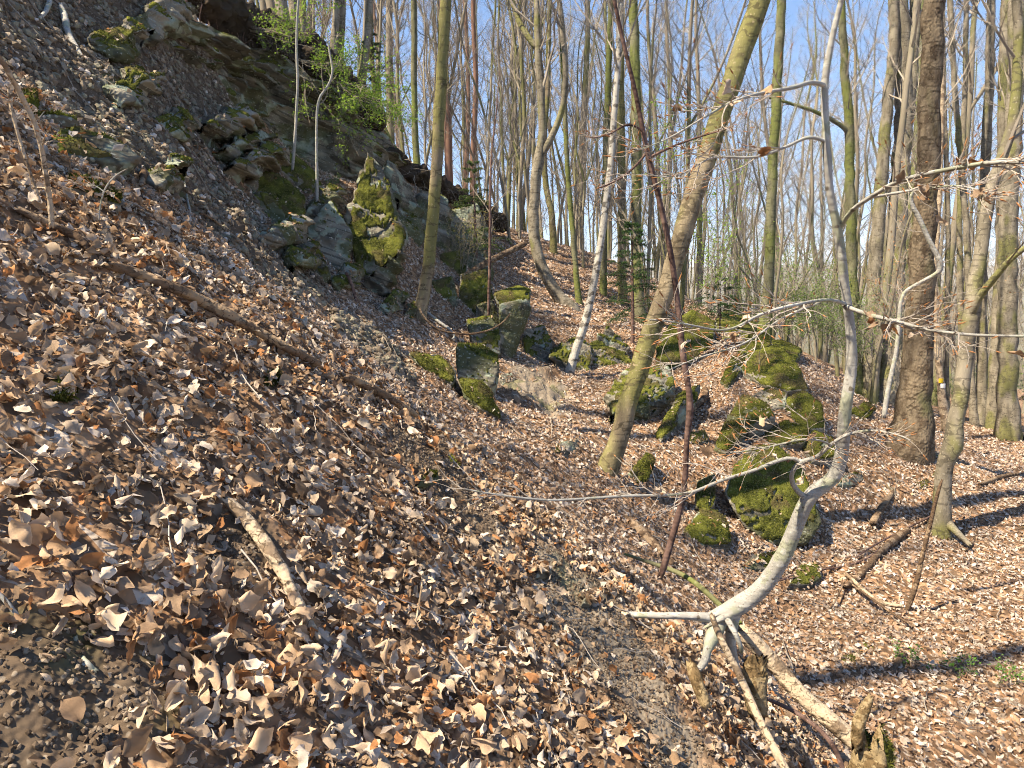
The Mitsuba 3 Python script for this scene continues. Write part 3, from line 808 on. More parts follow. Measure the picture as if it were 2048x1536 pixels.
def rock(label, base, front, deep=0.8, name='boulder', level=4, moss=None, down=0.35, cat='rock', key=None, sub='block', Y=None, group=None, **kw):
    """front: (px, py, dY) corners of the side one sees, dY metres behind the spot on the land at base; deep: thickness"""
    Yb = Y if Y else float(hit(*base)[1])
    fr = np.array(front, float)
    a = P(fr[:, 0], fr[:, 1], Yb + fr[:, 2])
    away = a.mean(0) * np.array([1, 1, 0])
    away /= np.linalg.norm(away)
    mid = a.mean(0)
    b = mid + (a - mid) * 0.85 + away * deep + np.array([0, 0, -down * 0.3])
    low = a[a[:, 2].argsort()[:2]] + away * deep * 0.4 - np.array([0, 0, down])
    seed = int(abs(front[0][0] * 7 + front[0][1] * 3)) % 997
    m = rock_mesh(np.vstack([a, b, low]), level, seed=seed, **kw)
    RESTING.append((m, 30))
    if key is None:
        key = thing(name, label, cat, group)
        own_key = key
        scene[key] = mikit.ply(m, 'rock_stuff', smooth=38)
    else:
        own_key = part(key, sub, m, 'rock_stuff', 38, None, label or None)
    for q, mo in enumerate(moss or []):
        moss_on(own_key, m, mo[0], mo[1], mo[2], seed + q * 13, mo[3] if len(mo) > 3 else 0.014, mo[4] if len(mo) > 4 else 0)
    return key


UP = (0, 0, 1)


def slab(label, corners, name='flat_rock', level=4, moss=None, thick=0.3, cat='rock', strata=0.05, rough=0.07, soft=80, sfreq=7.0, out=(0, 0, 0)):
    """corners (px, py, height above the land): a block bedded in the slope"""
    g = np.array([hit(a, b) for a, b, _ in corners])
    h = np.array([c for _, _, c in corners])[:, None]
    n = slope_at(g[:, 0], g[:, 1], 0.4).mean(0)
    top = g + n * h + np.array(out, float)
    mid = top.mean(0)
    bot = mid + (g - g.mean(0)) * 1.05 - n * (thick + h.mean())
    seed = int(abs(corners[0][0] * 7 + corners[0][1] * 3)) % 997
    m = rock_mesh(np.vstack([top, bot, mid + n * h.max() * 0.35]), level, rough, strata, sfreq, seed, soft)
    RESTING.append((m, 26 if level > 3 else 3))
    key = thing(name, label, cat)
    scene[key] = mikit.ply(m, 'rock_stuff', smooth=38)
    for q, mo in enumerate(moss or []):
        moss_on(key, m, n * 0.6 + np.array(mo[0], float), mo[1], mo[2], seed + q * 13, mo[3] if len(mo) > 3 else 0.014, mo[4] if len(mo) > 4 else 0)
    return key

# the cliff on the left: one thing of many blocks
cliff = thing('cliff', 'grey sandstone cliff in layered blocks under the plateau edge at upper left', 'cliff')
CY = 15.6
cu = np.linspace(0, 1, 300)
_top = track([(318, 30, -4.8, 1), (372, 34, -3.6, 1), (430, 62, -2.0, 1), (500, 88, -0.9, 1), (560, 118, 0, 1), (620, 152, 0.6, 1), (690, 198, 1.2, 1), (738, 245, 1.8, 1), (755, 285, 2.4, 1), (770, 320, 6.0, 1)], CY)
_bot = track([(318, 200, -5.4, 1), (372, 235, -4.4, 1), (430, 268, -3.2, 1), (500, 305, -1.8, 1), (560, 325, -0.9, 1), (620, 342, -0.2, 1), (690, 355, 0.5, 1), (742, 362, 1.5, 1), (760, 364, 2.2, 1), (775, 366, 6.0, 1)], CY)
_top, _bot = spline(_top, 300)[:, :3], spline(_bot, 300)[:, :3]
cv = np.linspace(-0.12, 1.12, 150)
face = _top[:, None] * (1 - cv[None, :, None]) + _bot[:, None] * cv[None, :, None]
face += np.where(cv < 0, 1, 0)[None, :, None] * np.array([-0.5, 3.0, 0.25]) * (np.abs(np.minimum(cv, 0)) / 0.12)[None, :, None]
tan = np.gradient(face, axis=0)
outn = np.cross(np.array([0, 0, 1.0]), tan)
outn /= np.linalg.norm(outn, axis=2, keepdims=True) + 1e-9
outn *= np.sign((outn * -face).sum(2).mean())
bs = face @ BED
vv = np.clip(cv, 0, 1)[None]
thin = vnoise(np.stack([bs * 8.5, face[..., 0] * 0.8, face[..., 1] * 0.8], -1), 3)
thick = vnoise(np.stack([bs * 1.6 + 5, face[..., 0] * 0.35, face[..., 1] * 0.35], -1), 4)
joint = vnoise(np.stack([face[..., 0] * 1.1, face[..., 1] * 1.1, bs * 1.3], -1), 6)
steps = lambda q, k: (np.floor(q * k) + np.clip((q * k % 1) * 4 - 3, 0, 1)) / k
w_up = np.clip((0.55 - vv) / 0.2, 0, 1)
disp = (steps(thin, 5) - 0.5) * 1.25 * w_up + (steps(thick, 3) - 0.5) * 0.95 * (1 - 0.5 * w_up) + (steps(joint, 4) - 0.5) * 0.45 + (vfbm(face * 2.6, 4, 7) - 0.5) * 0.30
disp += 0.55 * np.clip((vv - 0.35) * 1.2, 0, 0.45) * -1 + 0.15
face = face + outn * (disp * np.clip((cv + 0.12) / 0.1, 0, 1))[..., None]
i, j = np.meshgrid(np.arange(299), np.arange(149), indexing='ij')
a = (i * 150 + j).ravel()
q = np.stack([a, a + 1, a + 151, a + 150], 1)
cm = trimesh.Trimesh(face.reshape(-1, 3), np.vstack([q[:, [0, 1, 2]], q[:, [0, 2, 3]]]), process=False)
if (cm.face_normals * -cm.triangles_center).sum() < 0:
    cm.invert()
moss_on(part(cliff, 'face', cm, 'rock_stuff', 24), cm, (0.3, -0.5, 0.5), 0.95, 0.85, 31, 0.02, 2500, freq=1.6)
rock('smooth pale green lichened block at the right end of the cliff', None, [(675, 258, 0.9), (748, 292, 1.9), (756, 345, 1.9), (738, 352, 1.6), (700, 338, 0.9)], 2.6, key=cliff, Y=CY, level=4, strata=0.02, rough=0.05, soft=110)
rock('overhanging slab with a lichened edge', None, [(408, 140, -2.6), (448, 152, -1.9), (490, 205, -1.2), (492, 224, -1.2), (468, 207, -1.6), (425, 172, -2.3)], 1.4, key=cliff, Y=CY, level=4, strata=0.05, rough=0.05, moss=[(UP, 0.7, 0.5)])

rock('tall pyramid shaped boulder with green moss over its whole face', (770, 590), [(735, 300, 1.2), (690, 435, 0.4), (705, 512, 0.2), (718, 552, 0), (765, 562, 0), (806, 500, 0.3), (816, 482, 0.5), (790, 400, 1.0), (762, 335, 1.3)], 1.6, level=5, strata=0.05, rough=0.09, soft=110, moss=[((0.25, -0.95, 0.3), 0.62, 0.85, 0.022, 5000)])
rock('brown layered block with split edges below the mossy pyramid boulder', (770, 590), [(718, 562, -0.5), (806, 492, -0.1), (814, 512, 0), (806, 535, 0), (768, 592, -0.4), (735, 582, -0.5)], 1.2, strata=0.22, sfreq=14, rough=0.05, bed=np.array([0.62, 0.1, 0.75]))
rock('pale upright boulder with a pointed top and lichen left of the pyramid boulder', (690, 548), [(661, 398, 0.3), (602, 462, 0), (604, 492, -0.2), (640, 522, -0.2), (678, 546, -0.2), (702, 515, 0), (708, 472, 0.1), (690, 460, 0.1)], 0.9, level=5, strata=0.05, rough=0.09, moss=[((0.8, -0.2, 0.6), 0.75, 0.4)])
rock('rounded dark mossy boulder half buried under the pale pointed boulder', (640, 560), [(585, 492, 0), (625, 487, 0.1), (655, 528, 0.1), (662, 545, 0), (642, 562, -0.1), (592, 540, -0.1)], 0.9, moss=[((0.2, -0.3, 1), 0.62, 0.6, 0.014, 1500)])
rock('long mossy slab with a yellow green sunlit rim, highest of the left boulders', (630, 420), [(543, 296, 0.3), (572, 300, 0.5), (632, 348, 0.9), (645, 372, 0.8), (628, 402, 0.4), (588, 382, 0.2), (556, 335, 0)], 0.8, strata=0.05, moss=[((0.3, -0.5, 0.9), 0.5, 0.6, 0.016, 3000)])
rock('flat grey slab stacked on another beside the leaf covered bank', (515, 400), [(474, 372, -0.2), (512, 346, 0), (518, 362, 0), (492, 382, -0.2), (478, 380, -0.2)], 0.7, level=3, strata=0.04)
rock('thin dark ledge slab above the flat grey slab', (515, 400), [(464, 330, 0), (516, 324, 0.2), (514, 338, 0.2), (478, 348, 0)], 0.9, level=3, strata=0.12, sfreq=14)
rock('dark green mossy rock mass between the slab stack and the pointed boulder', (570, 475), [(500, 345, 0.6), (560, 345, 0.9), (612, 402, 0.9), (603, 452, 0.3), (572, 475, 0), (520, 422, 0.1)], 1.3, level=5, strata=0.12, moss=[((0.3, -0.6, 0.7), 0.55, 0.65, 0.016, 3000)])
rock('grey green boulder poking from the bank below the slab stack', (560, 465), [(488, 388, -0.2), (530, 384, 0), (572, 432, 0), (576, 462, -0.1), (545, 456, -0.2), (500, 425, -0.3)], 0.8, moss=[((0.5, -0.2, 0.8), 0.72, 0.5, 0.012, 800)])
rock('long grey lichened slab jutting from the upper left bank', (200, 335), [(95, 272, -0.2), (150, 256, 0), (252, 290, 0.2), (282, 316, 0.2), (245, 326, 0), (150, 318, -0.2), (108, 308, -0.3)], 0.7, name='flat_rock', strata=0.05, rough=0.07, moss=[(UP, 0.80, 0.5, 0.012, 700)])
rock('mossy ledge above the long lichened slab on the upper left bank', (120, 265), [(55, 232, -0.1), (110, 226, 0), (160, 240, 0.1), (155, 258, 0.1), (100, 258, 0), (60, 250, -0.1)], 0.5, name='flat_rock', moss=[((0, -0.5, 1), 0.35, 0.5, 0.016, 2200)])
rock('round bright moss covered lump at the left edge of the bank', (62, 225), [(44, 196, 0), (58, 184, 0.1), (78, 186, 0.1), (86, 214, 0), (58, 222, 0)], 0.35, level=3, moss=[((0, -0.5, 1), 0.1, 0.5, 0.016, 1500)])
rock('low moss capped rock behind the left sapling stems', (190, 412), [(134, 356, 0), (182, 360, 0.1), (240, 394, 0.2), (242, 414, 0.1), (190, 408, 0), (140, 378, -0.1)], 0.4, moss=[(UP, 0.35, 0.6, 0.012, 2000)])
rock('square boulder with a moss top on the leafy bank in the middle', (955, 785), [(913, 690, 0.1), (960, 690, 0.45), (995, 714, 0.3), (1001, 734, 0.1), (985, 772, -0.05), (950, 782, -0.1), (915, 757, -0.1)], 0.9, level=5, strata=0.03, rough=0.05, soft=110, moss=[(UP, 0.62, 0.4, 0.016, 2500), ((-0.2, -1, 0), 0.98, 0.5, 0.01)])
rock('mossy slab wedged under the square boulder', (965, 825), [(914, 760, 0), (962, 766, 0.1), (986, 792, 0.1), (998, 836, -0.1), (962, 818, -0.2), (925, 786, -0.1)], 0.7, moss=[((0.2, -0.5, 0.8), 0.42, 0.6, 0.016, 3500)])
rock('low dark mossy rock on the uphill side of the square boulder', (870, 765), [(815, 706, 0.1), (880, 714, 0.2), (914, 742, 0.1), (906, 768, -0.1), (850, 742, 0)], 0.7, moss=[((0, -0.6, 0.8), 0.5, 0.6, 0.014, 2500)])
rock('moss topped block in the hollow behind the square boulder', (985, 715), [(933, 642, 0.2), (985, 632, 0.5), (1002, 668, 0.3), (1002, 708, 0), (950, 695, -0.1), (936, 662, 0)], 1.0, moss=[(UP, 0.55, 0.5, 0.016, 1800), ((0, -1, 0), 0.86, 0.6, 0.012)])
rock('tall split pale block standing in the hollow', (1020, 722), [(1000, 608, 0.1), (1052, 596, 0.4), (1062, 614, 0.4), (1042, 655, 0.2), (1016, 722, 0), (994, 702, -0.1)], 0.9, strata=0.04, soft=110, moss=[(UP, 0.6, 0.4, 0.012, 900)])
rock('broad moss roofed block resting on the tall split block', (1020, 715), [(985, 588, 0.8), (1035, 572, 1.2), (1062, 580, 1.3), (1060, 602, 1.0), (1005, 622, 0.7)], 1.2, moss=[((0, -0.4, 0.8), 0.4, 0.5, 0.016, 1800)])
rock('dark mossy boulder at the head of the hollow under the fallen log', (930, 620), [(922, 548, 0.6), (972, 540, 0.9), (988, 600, 0.7), (962, 642, 0.2), (912, 612, 0.1)], 1.4, level=5, moss=[((0.4, -0.5, 0.8), 0.5, 0.6, 0.016, 2600)])
rock('dark rock in shade at the foot of the slender left beech', (880, 620), [(862, 560, 0.9), (905, 552, 1.1), (918, 600, 0.9), (895, 640, 0.4), (862, 612, 0.5)], 1.0, moss=[((0, -0.8, 0.6), 0.6, 0.7)])
rock('pale blue grey rock wall behind the small spruce in the hollow', (900, 520), [(885, 425, 1.2), (955, 405, 1.8), (985, 475, 1.8), (985, 562, 0.6), (930, 550, 0.4), (884, 522, 0.4)], 2.0, level=5, strata=0.08, moss=[(UP, 0.7, 0.5)])
rock('mossy block leaning on the pale rock wall', (900, 540), [(878, 510, 0.2), (925, 500, 0.4), (935, 535, 0.2), (925, 560, 0), (880, 555, 0)], 0.8, moss=[((0, -0.4, 1), 0.3, 0.6, 0.016, 1200)])
rock('dark broken rock below the birch, nearest to it', (1150, 748), [(1098, 705, 0), (1150, 672, 0.6), (1185, 690, 0.5), (1178, 748, -0.1), (1120, 752, -0.2)], 1.0, level=5, strata=0.16, sfreq=9, rough=0.12, moss=[((-0.2, -0.6, 0.7), 0.72, 0.6, 0.014, 900)])
rock('dark cracked rock right of the birch under the spruce boughs', (1220, 748), [(1172, 700, 0.3), (1215, 652, 0.9), (1258, 690, 0.8), (1262, 728, 0.4), (1235, 752, 0), (1180, 748, 0)], 1.2, level=5, strata=0.16, sfreq=9, rough=0.10, moss=[((0, -0.3, 1), 0.6, 0.6, 0.014, 1500)])
rock('steep bright green moss covered boulder behind the leaning beech', (1340, 745), [(1312, 700, 0.2), (1335, 655, 0.8), (1385, 620, 1.4), (1432, 645, 1.4), (1426, 692, 0.8), (1380, 728, 0.2), (1310, 756, -0.2)], 1.5, level=5, strata=0.03, rough=0.06, moss=[((-0.2, -0.5, 0.8), 0.22, 0.5, 0.02, 7000)])
RM = [((0, -0.2, 0.8), 0.42, 0.75, 0.02, 3500)]
slab('mossy hump at the top of the rock ridge', [(1420, 690, 0.1), (1428, 650, 0.5), (1470, 632, 0.6), (1512, 652, 0.5), (1505, 690, 0.2), (1455, 702, 0.1)], moss=RM, level=5, strata=0.12)
slab('long mossy slab along the crest of the rock ridge', [(1482, 752, 0.12), (1500, 728, 0.35), (1545, 724, 0.42), (1588, 765, 0.42), (1608, 806, 0.3), (1570, 800, 0.18), (1515, 778, 0.1)], moss=RM, level=5, strata=0.10, thick=0.4)
slab('lower mossy slab on the crest facing the path', [(1556, 812, 0.1), (1590, 806, 0.34), (1626, 838, 0.36), (1640, 880, 0.28), (1600, 872, 0.12)], moss=RM, strata=0.10)
slab('lowest mossy slab on the crest above the large gully boulder', [(1585, 890, 0.1), (1612, 880, 0.25), (1650, 905, 0.32), (1668, 935, 0.25), (1620, 930, 0.1)], moss=RM)
slab('lichen grey bare slab on the crest between two mossy ones', [(1500, 800, 0.06), (1530, 790, 0.18), (1572, 806, 0.22), (1566, 826, 0.12), (1520, 822, 0.05)], moss=[((0, 0, 1), 0.85, 0.6, 0.012, 600)])
slab('small dark ledge with a moss rim jutting from the ridge flank', [(1443, 845, 0.1), (1470, 818, 0.3), (1520, 836, 0.32), (1535, 860, 0.26), (1488, 868, 0.14)], moss=[((0, 0, 1), 0.72, 0.5, 0.016, 1800)], strata=0.04, out=(0, -0.25, 0.06))
slab('mossy slab low on the ridge flank left of the dark ledge', [(1428, 900, 0.06), (1440, 868, 0.22), (1470, 862, 0.25), (1490, 880, 0.2), (1450, 915, 0.08)], moss=RM)
slab('mossy step of rock right above the large gully boulder', [(1520, 872, 0.08), (1560, 862, 0.24), (1610, 885, 0.28), (1600, 905, 0.2), (1540, 900, 0.08)], moss=RM)
slab('mossy fin of rock half way up the ridge by the dark sapling', [(1440, 770, 0.08), (1462, 740, 0.26), (1490, 728, 0.26), (1488, 748, 0.15), (1455, 782, 0.06)], moss=RM)
slab('mossy outcrop between the ridge hump and the crest slab', [(1470, 712, 0.1), (1495, 690, 0.32), (1525, 690, 0.35), (1540, 712, 0.25), (1500, 724, 0.1)], moss=RM, strata=0.12)
slab('mossy outcrop on the far side of the ridge crest', [(1535, 690, 0.1), (1560, 690, 0.22), (1598, 720, 0.25), (1590, 735, 0.15), (1550, 715, 0.08)], moss=RM, strata=0.12)
rock('large smooth boulder with green moss over its top in the gully at right', (1540, 1090), [(1448, 990, 0.2), (1462, 940, 0.6), (1490, 908, 0.9), (1555, 904, 1.0), (1608, 950, 0.8), (1645, 1045, 0.25), (1610, 1088, 0), (1545, 1090, -0.1), (1482, 1048, 0)], 1.5, level=5, strata=0.03, rough=0.06, moss=[((-0.15, -0.55, 1), 0.62, 0.62, 0.022, 9000)])
rock('narrow mossy block on the left of the large gully boulder', (1412, 1036), [(1392, 965, 0.2), (1430, 948, 0.4), (1432, 1000, 0.1), (1412, 1036, -0.05), (1390, 1012, 0)], 0.6, moss=[((-0.3, -0.9, 0.3), 0.5, 0.7, 0.016, 2200)])
slab('low mossy stone on the gully floor beside the dark sapling', [(1358, 1072, 0.05), (1388, 1042, 0.24), (1432, 1062, 0.24), (1458, 1102, 0.1), (1402, 1098, 0.05)], moss=[((0, -0.2, 0.8), 0.62, 0.7, 0.016, 2000)])
slab('mossy edge of rock along the gully side right of the leaning beech', [(1313, 872, 0.1), (1345, 828, 0.35), (1392, 804, 0.4), (1380, 838, 0.25), (1322, 888, 0.08)], moss=RM)
slab('mossy grey rock across the gully behind the leaning beech', [(1205, 800, 0.15), (1240, 772, 0.45), (1320, 775, 0.5), (1345, 800, 0.35), (1290, 830, 0.2), (1218, 835, 0.1)], moss=[((0, 0, 1), 0.75, 0.7, 0.014, 2500)], level=5, strata=0.15, sfreq=10, rough=0.12, out=(0, -0.2, 0))
slab('small mossy rock in the shade right of the leaning beech', [(1288, 812, 0.1), (1320, 795, 0.25), (1338, 815, 0.2), (1305, 835, 0.05)], moss=RM, level=3)
slab('mossy stone at the foot of the leaning beech on its right', [(1252, 955, 0.08), (1275, 930, 0.25), (1298, 945, 0.2), (1285, 975, 0.05)], moss=RM, level=3)
slab('mossy rock on the ridge shoulder near the stoutest trunk', [(1690, 830, 0.05), (1715, 815, 0.18), (1745, 830, 0.18), (1730, 845, 0.05)], moss=RM, level=3)
for lab, b, w, h in [('mossy stone in the dead leaves at the far left, under the curved twig', (125, 805), 54, 44), ('small mossy stone beside the long fallen branch on the bank', (540, 772), 38, 22),
                     ('pale green stone on the crumbly bank edge', (1085, 1155), 34, 20), ('grey green stone nearest the horizontal root on its left', (1215, 1198), 30, 22), ('smaller grey stone left of the horizontal root', (1178, 1208), 26, 20),
                     ('mossy stone on the sunlit leaves behind the log', (1695, 1345), 46, 30), ('larger mossy stone beside the small one behind the log', (1733, 1312), 44, 28), ('mossy mound on the gully floor above the branch pile', (1610, 1170), 66, 34),
                     ('mossy stump like stone on the bank crest', (905, 940), 34, 40), ('flat mossy stone on the bank crest near the mossy stump like one', (855, 975), 44, 24), ('mossy stone low on the ridge flank facing the gully', (1700, 970), 50, 20),
                     ('mossy flat stone on the leafy floor left of the kneed tree', (1840, 985), 40, 20), ('pale green moss flecked stone on the ridge flank', (1390, 890), 52, 20), ('low mossy stone amid the leaves left of the sapling bend', (1520, 1140), 80, 24), ('mossy stone in the mid bank leaves', (1130, 915), 64, 26),
                     ('half buried grey stone at the edge of the sandy path', (1010, 770), 40, 16), ('small pale stone in the leaves below the large gully boulder', (1770, 1290), 26, 12), ('flat grey stone on the floor at the lower right', (1950, 1420), 40, 16)]:
    x, y = b
    px = w / FPX * float(hit(*b)[1])
    slab(lab, [(x - w / 2, y, 0.03 * px), (x - w * 0.25, y - h * 0.8, 0.22 * px), (x + w * 0.3, y - h, 0.26 * px), (x + w / 2, y - h * 0.3, 0.12 * px), (x + w * 0.1, y + 2, 0.05 * px)], 'stone', 4, [((0, -0.1, 0.6), 0.70, 0.9, 0.006, 400)] if 'moss' in lab else None, px * 0.3, 'stone')

rock('dark cracked wall of rock right of the pyramid boulder behind the slender beech', None, [(772, 318, 1.6), (805, 345, 2.2), (845, 410, 2.2), (850, 520, 1.0), (815, 575, 0.2), (818, 490, 0.8), (792, 400, 1.2)], 2.4, level=5, strata=0.12, rough=0.10, Y=15.4, moss=[((0, -0.4, 1), 0.95, 0.9, 0.02, 800)])
rock('shaded rock face between the slender beech and the pale rock wall', None, [(838, 372, 1.0), (892, 392, 1.6), (905, 470, 1.4), (890, 560, 0.2), (840, 585, -0.6), (832, 450, 0.4)], 2.4, level=5, strata=0.12, rough=0.12, Y=18.0, moss=[((0, -0.4, 1), 0.9, 0.9, 0.02, 800)])
rock('low dark rock filling the hollow behind the tall split block', None, [(1045, 660, 0.6), (1090, 650, 1.0), (1110, 700, 0.6), (1095, 735, 0), (1050, 730, -0.2)], 1.2, level=5, strata=0.16, rough=0.12, Y=15.6, moss=[((0, -0.3, 1), 0.75, 0.8, 0.016, 900)])
rock('dark block wedged between the mossy boulder and the moss roofed block', None, [(950, 610, 0), (985, 600, 0.5), (1000, 640, 0.3), (990, 690, -0.3), (950, 680, -0.4)], 1.0, level=4, strata=0.08, Y=15.6, moss=[((0, -0.3, 1), 0.8, 0.8, 0.014, 600)])
# more of the broken rock that crops out between the cliff and the pyramid boulder, and along the steep bank
SM = [((0.2, -0.3, 0.7), 0.80, 0.9, 0.012, 900)]
for lab, cs in [('mossy shelf of rock left of the slab stack', [(440, 345, 0.2), (470, 318, 0.5), (520, 330, 0.6), (535, 352, 0.4), (480, 368, 0.2)]), ('layered outcrop on the steep bank under the overhanging slab', [(385, 262, 0.2), (420, 240, 0.5), (470, 262, 0.6), (480, 290, 0.4), (420, 290, 0.2)]),
                ('broken ledge on the bank above the slab stack', [(425, 310, 0.2), (455, 290, 0.5), (505, 300, 0.5), (500, 322, 0.3), (450, 330, 0.2)]), ('dark wedge of rock right of the long mossy slab', [(600, 440, 0.2), (625, 405, 0.5), (660, 412, 0.5), (658, 445, 0.3), (625, 462, 0.2)]),
                ('grey rock step below the grey green boulder', [(515, 480, 0.15), (540, 462, 0.4), (580, 480, 0.45), (590, 505, 0.3), (545, 505, 0.15)]), ('low mossy rock in the bank left of the pale pointed boulder', [(560, 520, 0.12), (580, 500, 0.3), (612, 520, 0.35), (615, 545, 0.2), (580, 545, 0.1)]),
                ('small rock at the foot of the pale pointed boulder', [(655, 575, 0.1), (675, 552, 0.3), (705, 560, 0.32), (705, 582, 0.15), (675, 590, 0.08)]), ('rock rubble block left of the slender beech foot', [(752, 620, 0.1), (775, 600, 0.25), (805, 612, 0.25), (800, 632, 0.12), (770, 636, 0.08)]),
                ('rounded rock at the foot of the slender beech', [(800, 640, 0.08), (815, 622, 0.22), (832, 632, 0.22), (826, 650, 0.08)]), ('grey ledge in the bank below the lichened slab', [(285, 362, 0.08), (310, 342, 0.22), (350, 362, 0.25), (350, 382, 0.12), (305, 385, 0.08)]),
                ('weathered outcrop near the dry root at top left', [(175, 95, 0.12), (215, 70, 0.3), (270, 95, 0.35), (262, 125, 0.2), (205, 130, 0.1)]), ('weathered shaly outcrop at the top of the steep bank', [(255, 45, 0.15), (295, 15, 0.4), (350, 40, 0.45), (345, 80, 0.25), (290, 90, 0.15)]),
                ('grey crumbling outcrop in the middle of the steep bank', [(205, 190, 0.08), (235, 165, 0.25), (290, 188, 0.3), (285, 222, 0.15), (230, 225, 0.08)]), ('thin ledge of shale right of the lichened slab', [(300, 255, 0.08), (325, 232, 0.2), (375, 262, 0.24), (368, 288, 0.12), (320, 285, 0.06)])]:
    slab(lab, cs, 'outcrop_rock', 5, SM, 0.4, strata=0.26, rough=0.13, sfreq=11, soft=110)

# dead leaves that have come to rest on the rocks
rl = np.random.default_rng(71)
rp, rn = [], []
for m, k in RESTING:
    ok = np.nonzero(m.face_normals[:, 2] > 0.62)[0]
    if len(ok) > 20:
        pick = rl.choice(ok, min(k, len(ok)))
        rp.append(m.triangles_center[pick])
        rn.append(m.face_normals[pick])
rp, rn = np.vstack(rp), np.vstack(rn)
v, f, c = scatter_leaves(rp + rn * 0.02, rn, mid_kinds, rl, 0.35, size=(0.6, 1.1), pale=0.12)
part('hillside', 'leaf_litter', (v, f), 'litter', True, c, None, 'stuff')

# ------------------------------------------------------------------ the trees that stand near
def tree(name, label, cat, rows, bsdf, ext=8.0, sides=18, seg=60, flare=0.7, flare_h=0.25, bump=0.05, knots=6, seed=1, crown=(12, 0.6, (1.5, 4)), twig='twig', forks=(), group=None, Y=None, freq=7.0, sink=0.35):
    """a tree followed up from its foot at rows[0], carried on above the frame, with its limbs"""
    r_ = np.random.default_rng(seed + 100)
    Yb = Y or float(hit(rows[0][0], rows[0][1])[1])
    tr = track(rows, Yb)
    tr[:, 3] *= 0.9
    foot = tr[0].copy()
    foot[:3] += (tr[0, :3] - tr[1, :3]) / np.linalg.norm(tr[0, :3] - tr[1, :3]) * sink
    d = tr[-1, :3] - tr[-2, :3]
    d = d / np.linalg.norm(d) + np.array([0, 0, 0.25])
    d /= np.linalg.norm(d)
    rows_ = [foot, *tr]
    if ext:
        rows_ += [np.r_[tr[-1, :3] + d * ext * 0.5, tr[-1, 3] * 0.65], np.r_[tr[-1, :3] + d * ext, max(tr[-1, 3] * 0.2, 0.006)]]
    m, s = stem(np.array(rows_), sides, seg, flare, flare_h, bump, seed, True, knots, freq)
    key = thing(name, label, cat, group)
    parts, crowns = [m], []
    if crown:
        crowns.append(limbs(s, crown[1], crown[0], r_, crown[2], crown[3] if len(crown) > 3 else (6, 4), 0.9, 0.9, crown[4] if len(crown) > 4 else 0.004, 0.4))
    part(key, 'trunk', m, bsdf, True)
    for fr in forks:
        fr = dict(fr)
        ft = track(fr['rows'], Yb)
        if fr.get('ext'):
            d = ft[-1, :3] - ft[-2, :3]
            d = d / np.linalg.norm(d) + np.array([0, 0, 0.2])
            d /= np.linalg.norm(d)
            ft = np.vstack([ft, np.r_[ft[-1, :3] + d * fr['ext'], 0.012]])
        fm, fs = stem(ft, max(8, sides - 4), fr.get('seg', 30), 0, 1, bump, seed + 7, True, 2, freq)
        part(key, 'limb', fm, bsdf, True)
        if fr.get('n', 6):
            crowns.append(limbs(fs, 0.15, fr.get('n', 6), r_, fr.get('len', (0.8, 2.5)), fr.get('per', (5, 4)), 0.7, 0.9, fr.get('rmin', 0.004), 0.4))
    if crowns:
        part(key, 'crown', joined(crowns), twig, False)
    return key, s, Yb


tree('leaning_beech', 'beech trunk leaning strongly to the right out of the gully in the middle', 'tree',
     [(1213, 950, 0, 50), (1236, 880, 0.05, 42), (1263, 790, 0.1, 41), (1284, 712, 0.15, 44), (1318, 620, 0.2, 40), (1352, 515, 0.3, 41), (1384, 405, 0.4, 43), (1420, 290, 0.5, 42), (1458, 175, 0.6, 41), (1500, 60, 0.7, 42), (1520, -10, 0.75, 40)],
     'tan_bark', ext=9, sides=24, seg=90, flare=0.45, bump=0.07, knots=14, seed=3, crown=(14, 0.68, (1.5, 4.5)))
tree('slender_beech', 'straight slender beech at the foot of the rocks left of centre', 'tree',
     [(836, 645, 0, 32), (848, 590, 0.02, 27), (862, 480, 0.05, 26), (873, 330, 0.1, 25), (882, 180, 0.15, 24), (892, -10, 0.2, 22)],
     'tan_bark', ext=9, sides=20, seg=70, flare=0.4, bump=0.045, knots=9, seed=4, crown=(14, 0.62, (1.5, 4)))
tree('curved_beech', 'forked beech with a bowed foot on the sunlit leafy knoll', 'tree',
     [(1142, 622, 0, 32), (1118, 592, 0.05, 27), (1096, 560, 0.1, 26), (1077, 515, 0.15, 25), (1067, 460, 0.2, 24), (1068, 400, 0.2, 22), (1076, 330, 0.2, 24), (1084, 270, 0.2, 17), (1083, 200, 0.3, 17), (1076, 95, 0.3, 15), (1073, -10, 0.4, 11)],
     'beech_bark', ext=7, sides=18, seg=80, flare=0.5, seed=5, knots=8, crown=(14, 0.35, (1.2, 3.6)),
     forks=[{'rows': [(1080, 318, 0.2, 14), (1097, 285, 0.15, 13), (1118, 240, 0.1, 12), (1131, 175, 0, 11), (1128, 90, -0.1, 11), (1117, -10, -0.2, 9)], 'ext': 5, 'n': 9},
            {'rows': [(1076, 100, 0.3, 12), (1055, 72, 0.4, 11), (1036, 40, 0.6, 10), (1022, -10, 0.8, 9)], 'ext': 5, 'n': 6}])
tree('birch', 'white barked birch leaning slightly right beside the dark rocks', 'tree',
     [(1137, 752, 0, 22), (1150, 705, 0.05, 20), (1172, 640, 0.1, 18), (1193, 540, 0.2, 16), (1209, 430, 0.3, 15), (1222, 320, 0.4, 14), (1231, 200, 0.5, 13), (1238, 90, 0.55, 12), (1243, -10, 0.6, 11)],
     'birch_bark', ext=6, sides=14, seg=60, flare=0.3, seed=6, knots=5, crown=(14, 0.45, (1, 2.6)))
